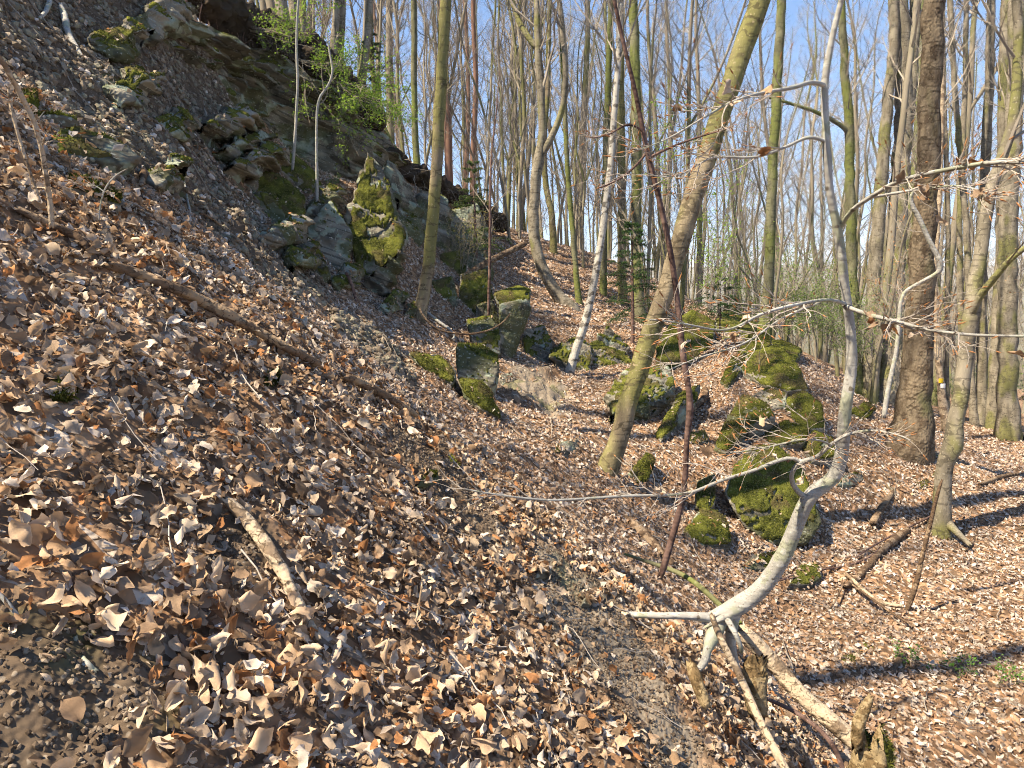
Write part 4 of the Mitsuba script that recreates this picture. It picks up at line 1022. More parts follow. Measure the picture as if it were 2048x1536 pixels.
tree('oak', 'thick rough barked dark trunk, the stoutest tree at right', 'tree',
     [(1812, 905, 0, 105), (1822, 830, 0.05, 76), (1832, 720, 0.1, 62), (1842, 560, 0.15, 52), (1852, 380, 0.2, 47), (1860, 200, 0.25, 43), (1868, -10, 0.3, 41)],
     'oak_bark', ext=11, sides=36, seg=110, flare=0.35, flare_h=0.5, bump=0.035, knots=5, seed=7, crown=(14, 0.6, (2, 5)))
tree('beech', 'grey green beech just left of the stoutest trunk, forked near the top of the view', 'tree',
     [(1775, 800, 0, 60), (1780, 730, 0.1, 46), (1790, 560, 0.2, 40), (1800, 380, 0.3, 37), (1808, 230, 0.4, 36), (1808, 190, 0.4, 34), (1803, 60, 0.4, 32), (1797, -10, 0.4, 30)],
     'beech_bark', ext=9, sides=20, seg=70, seed=8, crown=(12, 0.6, (1.5, 4.5)), forks=[{'rows': [(1810, 240, 0.4, 26), (1822, 170, 0.4, 22), (1828, 60, 0.4, 20), (1832, -10, 0.4, 18)], 'ext': 6, 'n': 7}])
tree('beech', 'bright yellow green mossy stem squeezed against the stoutest trunk on its left', 'tree',
     [(1800, 780, 1.2, 34), (1812, 650, 1.2, 26), (1822, 480, 1.3, 22), (1836, 260, 1.3, 20), (1845, 60, 1.4, 22), (1848, -10, 1.4, 22)], 'green_bark', ext=8, seed=9, crown=(10, 0.6, (1.5, 4)))
tree('beech', 'pale green beech leaning right, second left of the stoutest trunk', 'tree',
     [(1736, 795, 1, 40), (1742, 700, 1, 32), (1748, 560, 1.1, 29), (1762, 380, 1.2, 26), (1776, 200, 1.3, 22), (1788, 60, 1.4, 20), (1786, -10, 1.4, 19)], 'beech_bark', ext=8, seed=10, crown=(12, 0.55, (1.5, 4)))
tree('beech', 'dark mossy crooked trunk behind the grey sapling', 'tree',
     [(1712, 780, 0.5, 30), (1708, 640, 0.5, 24), (1703, 500, 0.6, 22), (1700, 380, 0.6, 20), (1698, 260, 0.7, 19), (1690, 150, 0.7, 17), (1685, 60, 0.7, 15), (1682, -10, 0.7, 14)], 'green_bark', ext=7, seed=11, crown=(12, 0.4, (1.2, 3.6)),
     forks=[{'rows': [(1700, 270, 0.7, 10), (1680, 250, 0.6, 8), (1640, 228, 0.5, 7), (1590, 210, 0.4, 6), (1540, 196, 0.3, 4)], 'n': 8}])
tree('beech', 'green barked straight beech right of the leaning trunk behind the ridge', 'tree',
     [(1530, 660, 0, 30), (1535, 590, 0.1, 23), (1543, 400, 0.2, 21), (1551, 220, 0.3, 20), (1560, 60, 0.4, 19), (1563, -10, 0.4, 18)], 'green_bark', ext=9, seed=12, crown=(12, 0.6, (1.5, 4)), Y=20.0)
tree('beech', 'dark green straight trunk right of the birch, behind the small spruce', 'tree',
     [(1278, 640, 0, 30), (1274, 540, 0.1, 23), (1273, 380, 0.2, 22), (1272, 200, 0.3, 21), (1268, 60, 0.4, 20), (1266, -10, 0.4, 19)], 'green_bark', ext=9, seed=13, crown=(12, 0.6, (1.5, 4)), Y=23.0)
tree('beech', 'grey straight trunk close behind the birch on its right', 'tree',
     [(1245, 620, 0, 22), (1243, 480, 0.1, 18), (1243, 300, 0.2, 17), (1240, 120, 0.3, 16), (1240, -10, 0.4, 15)], 'tan_bark', ext=9, seed=14, crown=(12, 0.6, (1.5, 4)), Y=25.0)
tree('beech', 'dark straight trunk half hidden by the birch', 'tree',
     [(1205, 640, 0, 18), (1208, 480, 0.1, 14), (1212, 300, 0.2, 14), (1218, 120, 0.3, 13), (1222, -10, 0.4, 12)], 'green_bark', ext=8, seed=15, crown=(12, 0.5, (1.5, 4)), Y=25.5)
tree('beech', 'thin wavy green stem between the forked beech and the birch', 'tree',
     [(1158, 610, 0, 14), (1150, 520, 0.1, 12), (1140, 400, 0.2, 11), (1133, 300, 0.2, 10), (1128, 180, 0.3, 9), (1122, 60, 0.3, 8), (1120, -10, 0.4, 7)], 'green_bark', ext=6, seed=16, crown=(14, 0.3, (1, 2.6)), Y=22.0)
tree('beech', 'bent pale stem standing behind the forked beech', 'tree',
     [(1108, 520, 0, 17), (1103, 430, 0.1, 14), (1092, 370, 0.2, 13), (1088, 290, 0.3, 12), (1095, 180, 0.4, 11), (1098, 60, 0.5, 10), (1100, -10, 0.5, 9)], 'tan_bark', ext=7, seed=17, crown=(14, 0.35, (1, 3)), Y=29.0)
tree('kneed_tree', 'smooth grey green tree with a knee bend and mossy foot at lower right', 'tree',
     [(1880, 1070, 0, 50), (1884, 1000, 0, 36), (1890, 930, 0.02, 35), (1905, 890, 0.03, 42), (1912, 850, 0.05, 34), (1926, 740, 0.1, 32), (1940, 640, 0.15, 34), (1958, 520, 0.2, 27), (1975, 410, 0.25, 25), (2003, 320, 0.3, 22), (2026, 230, 0.35, 20), (2036, 110, 0.4, 18), (2034, -10, 0.4, 17)],
     'beech_bark', ext=6, sides=20, seg=90, flare=0.6, flare_h=0.22, bump=0.06, knots=8, seed=18, crown=(16, 0.4, (0.8, 2.6)),
     forks=[{'rows': [(1943, 630, 0.1, 18), (1955, 600, 0, 15), (1985, 560, -0.2, 13), (2020, 520, -0.4, 11), (2070, 480, -0.6, 9)], 'n': 6, 'ext': 1.5},
            {'rows': [(1890, 1040, 0, 20), (1905, 1055, -0.2, 16), (1925, 1075, -0.4, 12), (1940, 1090, -0.6, 8)], 'n': 0}])
for seed, (lab, x0, x1, y0, w, Y) in enumerate([
        ('broad pale trunk at the right edge of the view', 2014, 2034, 868, 40, 25), ('pale trunk second from the right edge', 1986, 2012, 860, 26, 27), ('pale trunk third from the right edge', 1962, 1982, 852, 22, 28),
        ('thin crooked yellowish stem right of the stoutest trunk', 1948, 1900, 846, 14, 27), ('thin grey stem close to the kneed tree behind it', 1922, 1932, 840, 13, 28), ('slim pale stem in the gap right of the stoutest trunk', 1893, 1886, 835, 11, 30)]):
    tree('beech', lab, 'tree', [(x0, y0, 0, w * 1.25), (x0 + (x1 - x0) * 0.1, y0 - 80, 0, w), (x0 + (x1 - x0) * 0.5 + (6 if seed % 2 else -8), 430, 0.2, w * 0.9), (x0 + (x1 - x0) * 0.8, 180, 0.3, w * 0.8), (x1, -10, 0.4, w * 0.7)], 'beech_bark', ext=9, seed=30 + seed, crown=(14, 0.45, (1.5, 4)), Y=Y)
for seed, (lab, x0, y0, x1, w, Y) in enumerate([
        ('leftmost of the thick grey trunks on the cliff top', 482, 30, 484, 22, 19.5), ('thick grey trunk on the cliff top, first of the close pair', 572, 72, 556, 26, 19.0), ('thick grey trunk on the cliff top, second of the close pair', 592, 82, 583, 22, 19.6),
        ('darker grey trunk just right of the close pair on the cliff top', 607, 88, 603, 16, 20.5), ('grey double trunk left stem above the green shrub', 664, 122, 676, 16, 20.0), ('grey double trunk right stem above the green shrub', 678, 132, 686, 15, 20.4), ('grey bowed trunk at the right end of the cliff top', 722, 175, 740, 15, 20.5),
        ('dark leaning trunk on the slope right of the cliff', 800, 320, 740, 12, 22.0), ('slim straight trunk on the skyline right of the cliff', 835, 345, 828, 14, 23.0)]):
    tree('beech', lab, 'tree', [(x0, y0, 0, w * 1.2), (x0 + (x1 - x0) * 0.35, y0 - 40, 0.05, w), (x0 + (x1 - x0) * 0.7, y0 - 90, 0.1, w * 0.95), (x1, min(-10, y0 - 160), 0.2, w * 0.9)], 'beech_bark' if seed < 7 else 'green_bark', ext=13, seed=50 + seed, crown=(16, 0.4, (1.5, 4.5)), Y=Y)

# thin stems by the cliff
tree('sapling', 'tall thin pale stem rising past the cliff face', 'tree', [(588, 300, 0, 7), (592, 240, 0, 6), (595, 150, 0, 6), (593, 90, 0, 5.5), (597, 0, 0, 5)], 'grey_bark', ext=3, sides=8, seg=40, flare=0, knots=4, seed=70, crown=(6, 0.6, (0.3, 0.8), (3, 0)), Y=13.6)
tree('sapling', 'thin pale zigzag stem beside the cliff face', 'tree', [(634, 372, 0, 7), (633, 300, 0, 6), (634, 230, 0, 5.5), (640, 195, 0, 5.5), (656, 172, 0, 5), (665, 140, 0, 5), (660, 110, 0, 4)], 'grey_bark', ext=0.5, sides=8, seg=44, flare=0, knots=4, seed=71, crown=(8, 0.5, (0.3, 0.8), (3, 0)), Y=13.2)
tree('sapling', 'thin upright grey stem before the fallen log', 'tree', [(978, 600, 0, 7), (980, 480, 0, 6), (981, 350, 0, 5), (984, 300, 0.1, 4), (992, 230, 0.3, 3)], 'dark_bark', ext=1, sides=8, seg=40, flare=0, seed=72, crown=(14, 0.3, (0.5, 1.4), (4, 2), 0.002), Y=15.0)

# ------------------------------------------------------------------ saplings close by
BUD = None


def sprays(paths, per, length, r_, rad=0.0022, buds=True, up=0.15, sub=4, lo=0.2):
    """fine twigs with pointed buds off the sampled branches; returns twig mesh, bud mesh"""
    tw, tips, tdir = [], [], []
    for s in paths:
        b, d, rr, left = off_from(s[None, :, :3], s[None, :, 3], per, lo, r_, 0.7)
        d = d * np.array([1, 1, 0.5])
        p1, r1 = side_shoots(b, d, r_.uniform(*length, len(b)) * (0.5 + 0.5 * left), np.minimum(rr * 0.6, rad * 1.6), 6, r_, up, 0.2)
        tw.append(tubes(p1, r1, 5))
        tips.append(p1[:, -1])
        tdir.append(p1[:, -1] - p1[:, -2])
        if sub:
            b, d, rr, left = off_from(p1, r1, sub, 0.2, r_, 0.7)
            p2, r2 = side_shoots(b, d * np.array([1, 1, 0.6]), r_.uniform(length[0] * 0.3, length[1] * 0.45, len(b)), np.full(len(b), rad * 0.75), 4, r_, up, 0.2)
            tw.append(tubes(p2, r2, 4))
            tips.append(p2[:, -1])
            tdir.append(p2[:, -1] - p2[:, -2])
    tips, tdir = np.vstack(tips), np.vstack(tdir)
    tdir /= np.linalg.norm(tdir, axis=1, keepdims=True)
    L = r_.uniform(0.016, 0.032, len(tips))
    st = np.array([0, 0.25, 0.55, 1.0])
    bp = tips[:, None] + tdir[:, None] * (st[None, :, None] * L[:, None, None])
    return joined(tw), tubes(bp, np.array([0.0012, 0.0026, 0.0021, 0.0003])[None] * np.ones((len(tips), 1)), 5)


def sapling(name, label, rows, branches, bsdf, Y, twig, seed, per=7, length=(0.12, 0.4), leaves=0, ext=1.0, sides=14, roots=(), bump=0.035):
    r_ = np.random.default_rng(seed)
    tr = track(rows, Y)
    if ext:
        d = tr[-1, :3] - tr[-2, :3]
        tr = np.vstack([tr, np.r_[tr[-1, :3] + d / np.linalg.norm(d) * ext, tr[-1, 3] * 0.5]])
    key = thing(name, label, 'sapling')
    m, s = stem(tr, sides, 90, 0, 1, bump, seed, True, 12, 14)
    part(key, 'trunk', m, bsdf, True)
    paths = []
    for b in branches:
        bm, bs = stem(track(b, Y), 9, 46, 0, 1, 0.04, seed + len(paths), True, 4, 20)
        part(key, 'branch', bm, bsdf, True)
        paths.append(bs)
    for b in roots:
        bm, bs = stem(track(b, Y), 10, 30, 0, 1, 0.07, seed + 31, True, 3, 20)
        part(key, 'root', bm, bsdf, True)
    tips = []
    if per:
        tw, bd = sprays(paths + ([s] if not branches else []), per, length, r_)
        part(key, 'twigs', tw, twig, True, kind='stuff')
        part(key, 'buds', bd, 'bud', True, kind='stuff')
    if leaves:
        allp = np.vstack([q[8:, :3] for q in paths] or [s[40:, :3]])
        pos = allp[r_.integers(0, len(allp), leaves)] + r_.normal(0, 0.05, (leaves, 3))
        for q in pos:
            up = r_.normal(0, 1, 3)
            up /= np.linalg.norm(up)
            ax = np.cross(up, r_.normal(0, 1, 3))
            ax /= np.linalg.norm(ax)
            mt = np.eye(4)
            mt[:3, 0], mt[:3, 1], mt[:3, 2], mt[:3, 3] = ax * 0.8, np.cross(up, ax) * 0.8, up * 0.8, q
            scene[child(key, 'withered_leaf')] = {**dicts[r_.integers(0, 28)], 'to_world': T(mt)}
    return key


sapling('grey_sapling', 'smooth silver grey sapling curving up from the bank in the right foreground',
        [(1432, 1238, 0, 40), (1470, 1215, -0.02, 40), (1512, 1185, -0.05, 36), (1560, 1122, -0.1, 33), (1592, 1052, -0.15, 31), (1622, 990, -0.2, 30), (1668, 952, -0.22, 28), (1684, 905, -0.25, 26), (1690, 830, -0.3, 24), (1702, 740, -0.3, 22), (1700, 660, -0.3, 19), (1690, 580, -0.32, 17), (1676, 470, -0.35, 17), (1656, 370, -0.38, 15), (1652, 270, -0.4, 14), (1650, 170, -0.4, 14), (1662, 90, -0.42, 12), (1686, -10, -0.45, 10)],
        [[(1652, 172, -0.4, 10), (1625, 165, -0.45, 9), (1590, 174, -0.5, 8), (1540, 183, -0.55, 7), (1470, 202, -0.65, 6), (1400, 240, -0.75, 4), (1340, 275, -0.8, 3), (1270, 300, -0.9, 2)],
         [(1652, 285, -0.4, 8), (1620, 275, -0.42, 7), (1580, 290, -0.45, 6), (1500, 315, -0.5, 5), (1430, 315, -0.55, 4), (1350, 352, -0.6, 3), (1290, 345, -0.65, 2)],
         [(1677, 462, -0.35, 11), (1700, 425, -0.42, 9), (1740, 395, -0.55, 9), (1800, 362, -0.7, 9), (1880, 342, -0.9, 9), (1960, 328, -1.05, 9), (2060, 325, -1.2, 8)],
         [(1740, 395, -0.55, 6), (1830, 380, -0.6, 5), (1900, 372, -0.7, 4), (1980, 390, -0.8, 3)],
         [(1692, 608, -0.32, 8), (1650, 600, -0.5, 7), (1590, 610, -0.7, 7), (1520, 630, -0.85, 6), (1450, 660, -1.0, 5), (1380, 650, -1.1, 4), (1300, 640, -1.2, 3)],
         [(1690, 612, -0.32, 9), (1740, 630, -0.5, 9), (1800, 645, -0.7, 8), (1860, 660, -0.85, 7), (1950, 670, -1.0, 6), (2060, 672, -1.1, 5)],
         [(1640, 605, -0.52, 6), (1560, 640, -0.6, 5), (1480, 690, -0.8, 4), (1400, 715, -0.9, 3), (1330, 745, -1.0, 2)],
         [(1612, 996, -0.2, 13), (1590, 975, -0.22, 11), (1583, 950, -0.25, 10), (1600, 925, -0.28, 10), (1630, 915, -0.3, 9), (1660, 890, -0.35, 8), (1700, 868, -0.4, 6), (1760, 862, -0.5, 4), (1820, 880, -0.6, 2)],
         [(1602, 926, -0.28, 8), (1580, 916, -0.28, 8), (1555, 922, -0.28, 8), (1510, 940, -0.3, 7), (1440, 962, -0.35, 7), (1380, 985, -0.4, 6), (1250, 992, -0.5, 6), (1120, 1000, -0.55, 5), (1000, 990, -0.6, 4), (930, 978, -0.62, 3)],
         [(1660, 890, -0.35, 5), (1600, 880, -0.45, 4), (1530, 895, -0.5, 3), (1460, 905, -0.55, 2)]],
        'grey_bark', 3.3, 'grey_twig', 81, per=14, length=(0.08, 0.34), leaves=40, ext=1.5, sides=22,
        roots=[[(1440, 1240, 0.02, 26), (1380, 1232, -0.02, 17), (1320, 1231, -0.02, 14), (1255, 1228, 0.05, 12)],
               [(1440, 1238, 0, 34), (1424, 1275, -0.05, 30), (1414, 1300, -0.1, 20), (1406, 1325, -0.12, 17), (1385, 1345, -0.12, 12)],
               [(1468, 1228, 0, 30), (1462, 1265, 0.02, 24), (1468, 1310, 0.05, 16), (1480, 1345, 0.1, 10)],
               [(1455, 1240, -0.05, 14), (1468, 1262, -0.1, 12), (1480, 1290, -0.12, 9), (1484, 1306, -0.1, 6)]])
sapling('dark_sapling', 'thin dark reddish sapling rising before the leaning beech',
        [(1322, 1150, 0, 15), (1340, 1090, 0, 14), (1362, 1010, 0, 13), (1372, 940, -0.02, 12), (1374, 880, -0.02, 11), (1380, 825, -0.02, 15), (1376, 770, -0.03, 12), (1366, 710, -0.04, 13), (1354, 600, -0.05, 12), (1336, 480, -0.08, 11), (1310, 365, -0.1, 11), (1294, 300, -0.12, 10), (1278, 220, -0.15, 9), (1250, 100, -0.2, 8), (1226, -10, -0.25, 7)],
        [[(1300, 315, -0.12, 6), (1330, 300, -0.15, 5), (1380, 280, -0.2, 4), (1440, 262, -0.3, 3)], [(1284, 262, -0.15, 4), (1260, 250, -0.2, 4), (1215, 270, -0.3, 3), (1180, 275, -0.35, 2)], [(1296, 300, -0.1, 5), (1250, 350, -0.2, 4), (1200, 375, -0.3, 3)]],
        'dark_bark', 4.6, 'grey_twig', 82, per=6, length=(0.08, 0.3), ext=1.5)
sapling('bank_sapling', 'pale forked sapling stem at the far left edge, the taller one',
        [(104, 452, 0, 10), (100, 400, 0, 9), (92, 350, -0.02, 9), (84, 300, -0.04, 9), (68, 245, -0.06, 9), (42, 190, -0.1, 10), (15, 140, -0.15, 9), (-20, 90, -0.2, 8)], [[(84, 300, -0.04, 4), (88, 280, -0.06, 3), (98, 262, -0.1, 2)]], 'pale_wood', 2.75, 'grey_twig', 83, per=3, length=(0.04, 0.1), ext=0)
sapling('bank_sapling', 'thinner stem of the pale pair at the far left edge',
        [(80, 402, 0, 5), (62, 350, 0, 6), (46, 300, 0, 6), (34, 260, 0, 6), (22, 210, 0, 6), (18, 180, 0, 5)], [], 'pale_wood', 2.8, 'grey_twig', 84, per=4, length=(0.03, 0.1), ext=0)
sapling('seedling', 'tiny forked bare seedling on the bank right of the left saplings',
        [(198, 440, 0, 3), (203, 400, 0, 3), (212, 375, 0, 3), (228, 355, 0, 3), (255, 338, 0, 2)], [[(208, 384, 0, 2.5), (190, 372, 0, 2), (155, 368, 0, 1.5)]], 'grey_bark', 3.0, 'grey_twig', 85, per=3, length=(0.03, 0.09), ext=0, sides=7)
sapling('grey_sapling', 'thin grey sapling before the stoutest trunk',
        [(1768, 832, 0, 10), (1780, 760, 0, 9), (1792, 700, 0, 8), (1798, 640, 0, 8), (1806, 590, 0, 7), (1850, 560, -0.1, 7), (1880, 540, -0.2, 10), (1858, 480, -0.2, 9), (1840, 440, -0.2, 9), (1822, 395, -0.2, 7), (1830, 380, -0.25, 5)], [], 'grey_bark', 8.0, 'grey_twig', 86, per=14, length=(0.15, 0.5), ext=0)

# ------------------------------------------------------------------ dead wood
def deadwood(name, label, cat, rows, bsdf, Y=None, sides=10, seg=40, bump=0.07, knots=4, seed=1, ends=None, group=None, lift=0.028):
    q = np.array(rows, float)
    if Y is None:   # lies on the land: every point of it is laid down
        pts = np.array([hit(a, b) for a, b in q[:, :2]])
        r = q[:, -1] / 2 / FPX * pts[:, 1]
        pts[:, 2] += r * 0.6 + lift
        tr = np.c_[pts, r]
    else:
        tr = track(rows, Y)
    m, s = stem(tr, sides, seg, 0, 1, bump, seed, True, knots, 18)
    key = thing(name, label, cat, group)
    scene[key] = mikit.ply(m, bsdf, smooth=True)
    return key, s


deadwood('fallen_branch', 'long brown dead branch lying across the leafy bank', 'branch', [(222, 565, 20), (290, 585, 22), (360, 612, 22), (420, 640, 24), (452, 658, 26), (500, 682, 20), (560, 715, 18), (640, 755, 16)], 'brown_wood', sides=14, seg=70, knots=10, seed=2, lift=0.055)
deadwood('fallen_branch', 'dark end piece of branch further down the bank crest', 'branch', [(690, 778, 16), (740, 798, 18), (800, 832, 16), (830, 850, 12)], 'brown_wood', seed=3, lift=0.05)
deadwood('fallen_branch', 'pale peeled thick stick half buried in the foreground leaves', 'branch', [(456, 1032, 20), (490, 1068, 26), (530, 1120, 30), (558, 1165, 26), (580, 1205, 22), (610, 1262, 20), (640, 1310, 14)], 'pale_wood', sides=14, seg=60, knots=8, seed=4, lift=0.045)
deadwood('fallen_branch', 'grey bowed root like stick on the left bank', 'branch', [(90, 770, 10), (130, 742, 14), (180, 736, 16), (230, 752, 14), (265, 772, 8)], 'dead_wood', seed=5, lift=0.02)
deadwood('fallen_branch', 'dark crooked branch under the left saplings', 'branch', [(35, 432, 14), (80, 455, 16), (120, 472, 16), (150, 490, 20), (172, 512, 20)], 'dead_wood', seed=6, lift=0.02)
deadwood('lichen_twig', 'long grey lichened twig in the bottom left corner', 'branch', [(-10, 1190, 9), (30, 1235, 10), (62, 1275, 10), (110, 1310, 11), (160, 1335, 11), (190, 1352, 12)], 'grey_bark', seed=7, lift=0.01)
deadwood('lichen_twig', 'short green lichened twig end in the bottom left corner', 'branch', [(152, 1290, 10), (160, 1315, 9), (176, 1340, 10), (190, 1356, 8)], 'grey_bark', seed=8, lift=0.015)
deadwood('fallen_branch', 'dark stick on the bank crest in the middle', 'branch', [(655, 880, 9), (710, 905, 13), (750, 928, 14), (800, 948, 8)], 'dead_wood', seed=9)
deadwood('log', 'long pale peeled log lying down the gully beyond the sapling foot', 'log', [(1480, 1262, 0, 34), (1520, 1296, -0.05, 36), (1560, 1340, -0.1, 36), (1600, 1386, -0.2, 36), (1650, 1430, -0.3, 36), (1705, 1478, -0.4, 38), (1760, 1525, -0.5, 36)], 'pale_wood', Y=4.2, sides=16, seg=60, knots=8, seed=10)
deadwood('log', 'grey log end lying left of the dark sapling foot', 'log', [(1262, 1060, 26), (1290, 1085, 24), (1322, 1118, 20), (1345, 1140, 16)], 'dead_wood', seed=11, sides=14)
deadwood('fallen_branch', 'mossy green stick running to the sapling foot from the left', 'branch', [(1250, 1108, 0, 6), (1310, 1128, -0.1, 8), (1370, 1152, -0.3, 11), (1430, 1200, -0.7, 12), (1480, 1246, -1.0, 11)], 'green_bark', Y=5.0, seed=12)
deadwood('dead_branch', 'pale knobbly dead branch leaning from the sapling foot to the lower edge', 'branch', [(1424, 1232, -0.1, 12), (1445, 1285, -0.2, 14), (1472, 1335, -0.25, 15), (1495, 1385, -0.3, 16), (1515, 1430, -0.4, 16), (1540, 1480, -0.5, 17), (1575, 1545, -0.65, 18)], 'pale_wood', Y=3.2, sides=12, seg=60, knots=14, seed=13)
deadwood('mossy_stub', 'short rotting branch stub with moss on one side', 'branch', [(1382, 1328, 0, 20), (1392, 1360, -0.05, 26), (1404, 1392, -0.08, 26), (1412, 1412, -0.1, 20)], 'rotten_wood', Y=2.72, sides=12, knots=5, seed=14)
deadwood('fallen_branch', 'dark bowed branch lying below the pale log', 'branch', [(1528, 1395, 0, 8), (1600, 1430, -0.1, 10), (1650, 1470, -0.3, 11), (1680, 1520, -0.5, 11), (1690, 1560, -0.6, 10)], 'dark_bark', Y=3.2, seed=15)
deadwood('fallen_log', 'dark fallen pole propped across the hollow', 'log', [(872, 590, -0.2, 13), (920, 560, 0, 13), (965, 530, 0.4, 12), (1010, 507, 0.8, 12), (1050, 487, 1.2, 11)], 'dead_wood', Y=17.5, seed=16, sides=12)
deadwood('fallen_branch', 'pale thin branch across the mid bank', 'branch', [(552, 600, 4), (590, 628, 5), (630, 660, 5), (672, 690, 4)], 'pale_wood', seed=17)
deadwood('fallen_branch', 'thin dark branch across the hollow in front of the rocks', 'branch', [(840, 618, -0.3, 4), (880, 660, -0.3, 4), (940, 668, -0.2, 4), (990, 655, 0, 3), (1020, 628, 0.2, 3)], 'dead_wood', Y=13.0, seed=18)
deadwood('fallen_branch', 'grey branch resting on the mid bank above the square boulder', 'branch', [(840, 620, 5), (870, 650, 6), (900, 672, 5), (905, 690, 4)], 'grey_bark', seed=19, lift=0.1)
deadwood('fallen_branch', 'dark branch on the ridge flank behind the dark sapling', 'branch', [(1360, 850, 6), (1390, 822, 14), (1410, 800, 12), (1405, 775, 6)], 'dead_wood', seed=20, lift=0.05)
deadwood('fallen_branch', 'leaning grey stick in front of the kneed tree', 'branch', [(1812, 1222, 0, 10), (1832, 1170, 0, 10), (1845, 1110, 0, 9), (1862, 1040, 0, 8), (1880, 970, 0, 6), (1884, 960, 0, 4)], 'dead_wood', Y=8.0, seed=21)
deadwood('fallen_branch', 'dark knotted branch on the leafy floor below the kneed tree', 'branch', [(1690, 1180, 12), (1728, 1150, 14), (1760, 1110, 12), (1800, 1080, 18), (1815, 1066, 12)], 'dead_wood', seed=22)
deadwood('fallen_branch', 'pale split branch in the branch pile on the gully floor', 'branch', [(1690, 1158, 8), (1720, 1185, 8), (1760, 1215, 9), (1805, 1225, 8)], 'pale_wood', seed=23, lift=0.06)
deadwood('fallen_branch', 'mossy short log with ferns on the gully floor', 'branch', [(1778, 1358, 14), (1795, 1335, 16), (1808, 1315, 12)], 'dead_wood', seed=24)
deadwood('fallen_branch', 'lying grey log piece on the leafy floor left of the kneed tree', 'branch', [(1746, 1052, 16), (1758, 1030, 14), (1775, 1005, 13), (1785, 990, 10)], 'dead_wood', seed=25)
deadwood('dry_root', 'pale dry root hanging from the crumbling bank at top left', 'root', [(122, 25, 9), (132, 55, 13), (140, 85, 11), (160, 120, 8), (172, 142, 5)], 'grey_bark', seed=26, lift=0.06)
deadwood('dry_root', 'curved pale root at the very top left', 'root', [(100, -10, 8), (100, 20, 9), (92, 40, 8), (80, 52, 5)], 'grey_bark', seed=27, lift=0.06)
deadwood('fallen_branch', 'dark stick lying up the steep upper left bank', 'branch', [(270, 125, 6), (300, 152, 8), (330, 190, 8), (350, 225, 6), (372, 258, 4)], 'dead_wood', seed=28)
deadwood('stump', 'splintered grey snag standing out of the bank under the lichened slab', 'stump', [(265, 318, 9), (278, 350, 16), (288, 372, 14), (284, 392, 9)], 'dead_wood', seed=29, lift=0.05)
deadwood('fallen_branch', 'forked dry twig on the bank below the splintered snag', 'branch', [(368, 365, 4), (374, 400, 5), (380, 430, 5), (392, 460, 3)], 'grey_bark', seed=30, lift=0.03)
deadwood('fallen_branch', 'slanting dark branch before the pyramid boulder', 'branch', [(692, 545, -0.2, 6), (702, 565, -0.2, 7), (710, 590, -0.2, 6), (714, 628, -0.2, 4)], 'dark_bark', Y=11.0, seed=31)


for n_, (lab, rows, bs) in enumerate([
        ('thin dark curved branch in the branch pile on the gully floor', [(1560, 1170, 3), (1620, 1150, 4), (1690, 1140, 4), (1760, 1100, 3)], 'dark_bark'), ('bare forked twig lying over the branch pile', [(1650, 1235, 4), (1680, 1190, 4), (1700, 1160, 3), (1735, 1150, 2)], 'dead_wood'),
        ('thin straight stick pointing down from the branch pile', [(1700, 1175, 4), (1740, 1205, 5), (1790, 1240, 5), (1830, 1262, 3)], 'dead_wood'), ('long thin dark stick across the floor behind the sapling bend', [(1500, 1180, 3), (1580, 1165, 3), (1640, 1150, 4), (1700, 1120, 3)], 'dark_bark'),
        ('slender dark stick below the kneed tree', [(1700, 1130, 3), (1780, 1080, 4), (1850, 1045, 4), (1875, 1030, 3)], 'dark_bark'), ('low dark brushwood stick at the right by the kneed tree foot', [(1930, 1110, 5), (1950, 1080, 5), (1960, 1050, 4)], 'dead_wood'),
        ('dark log piece lying on the path at the right edge', [(1960, 975, 6), (2000, 962, 9), (2035, 955, 7)], 'dead_wood'), ('pale thin stick on the floor at the lower right', [(1900, 1262, 3), (1950, 1275, 4), (2040, 1310, 3)], 'pale_wood'),
        ('thin dark root curving along the steep upper bank', [(150, 150, 3), (200, 175, 4), (250, 215, 4), (300, 265, 3)], 'dark_bark'), ('long thin root running down the steep bank', [(330, 250, 4), (370, 300, 4), (420, 360, 5), (460, 420, 3)], 'dark_bark'),
        ('stick lying on the bank below the forked dry twig', [(400, 440, 4), (440, 462, 5), (500, 520, 4)], 'dead_wood'), ('thin red brown shoot on the bank crest near the horizontal root', [(1165, 1140, 3), (1190, 1110, 3), (1240, 1118, 2)], 'dark_bark'),
        ('pale twig among the leaves in the lower middle', [(845, 1190, 4), (838, 1240, 5), (832, 1275, 3)], 'pale_wood'), ('dark twig curving under the brown dead branch', [(560, 800, 3), (640, 810, 4), (720, 860, 4), (760, 905, 3)], 'dark_bark')]):
    deadwood('fallen_stick', lab, 'stick', rows, bs, seed=200 + n_, lift=0.05, sides=8)


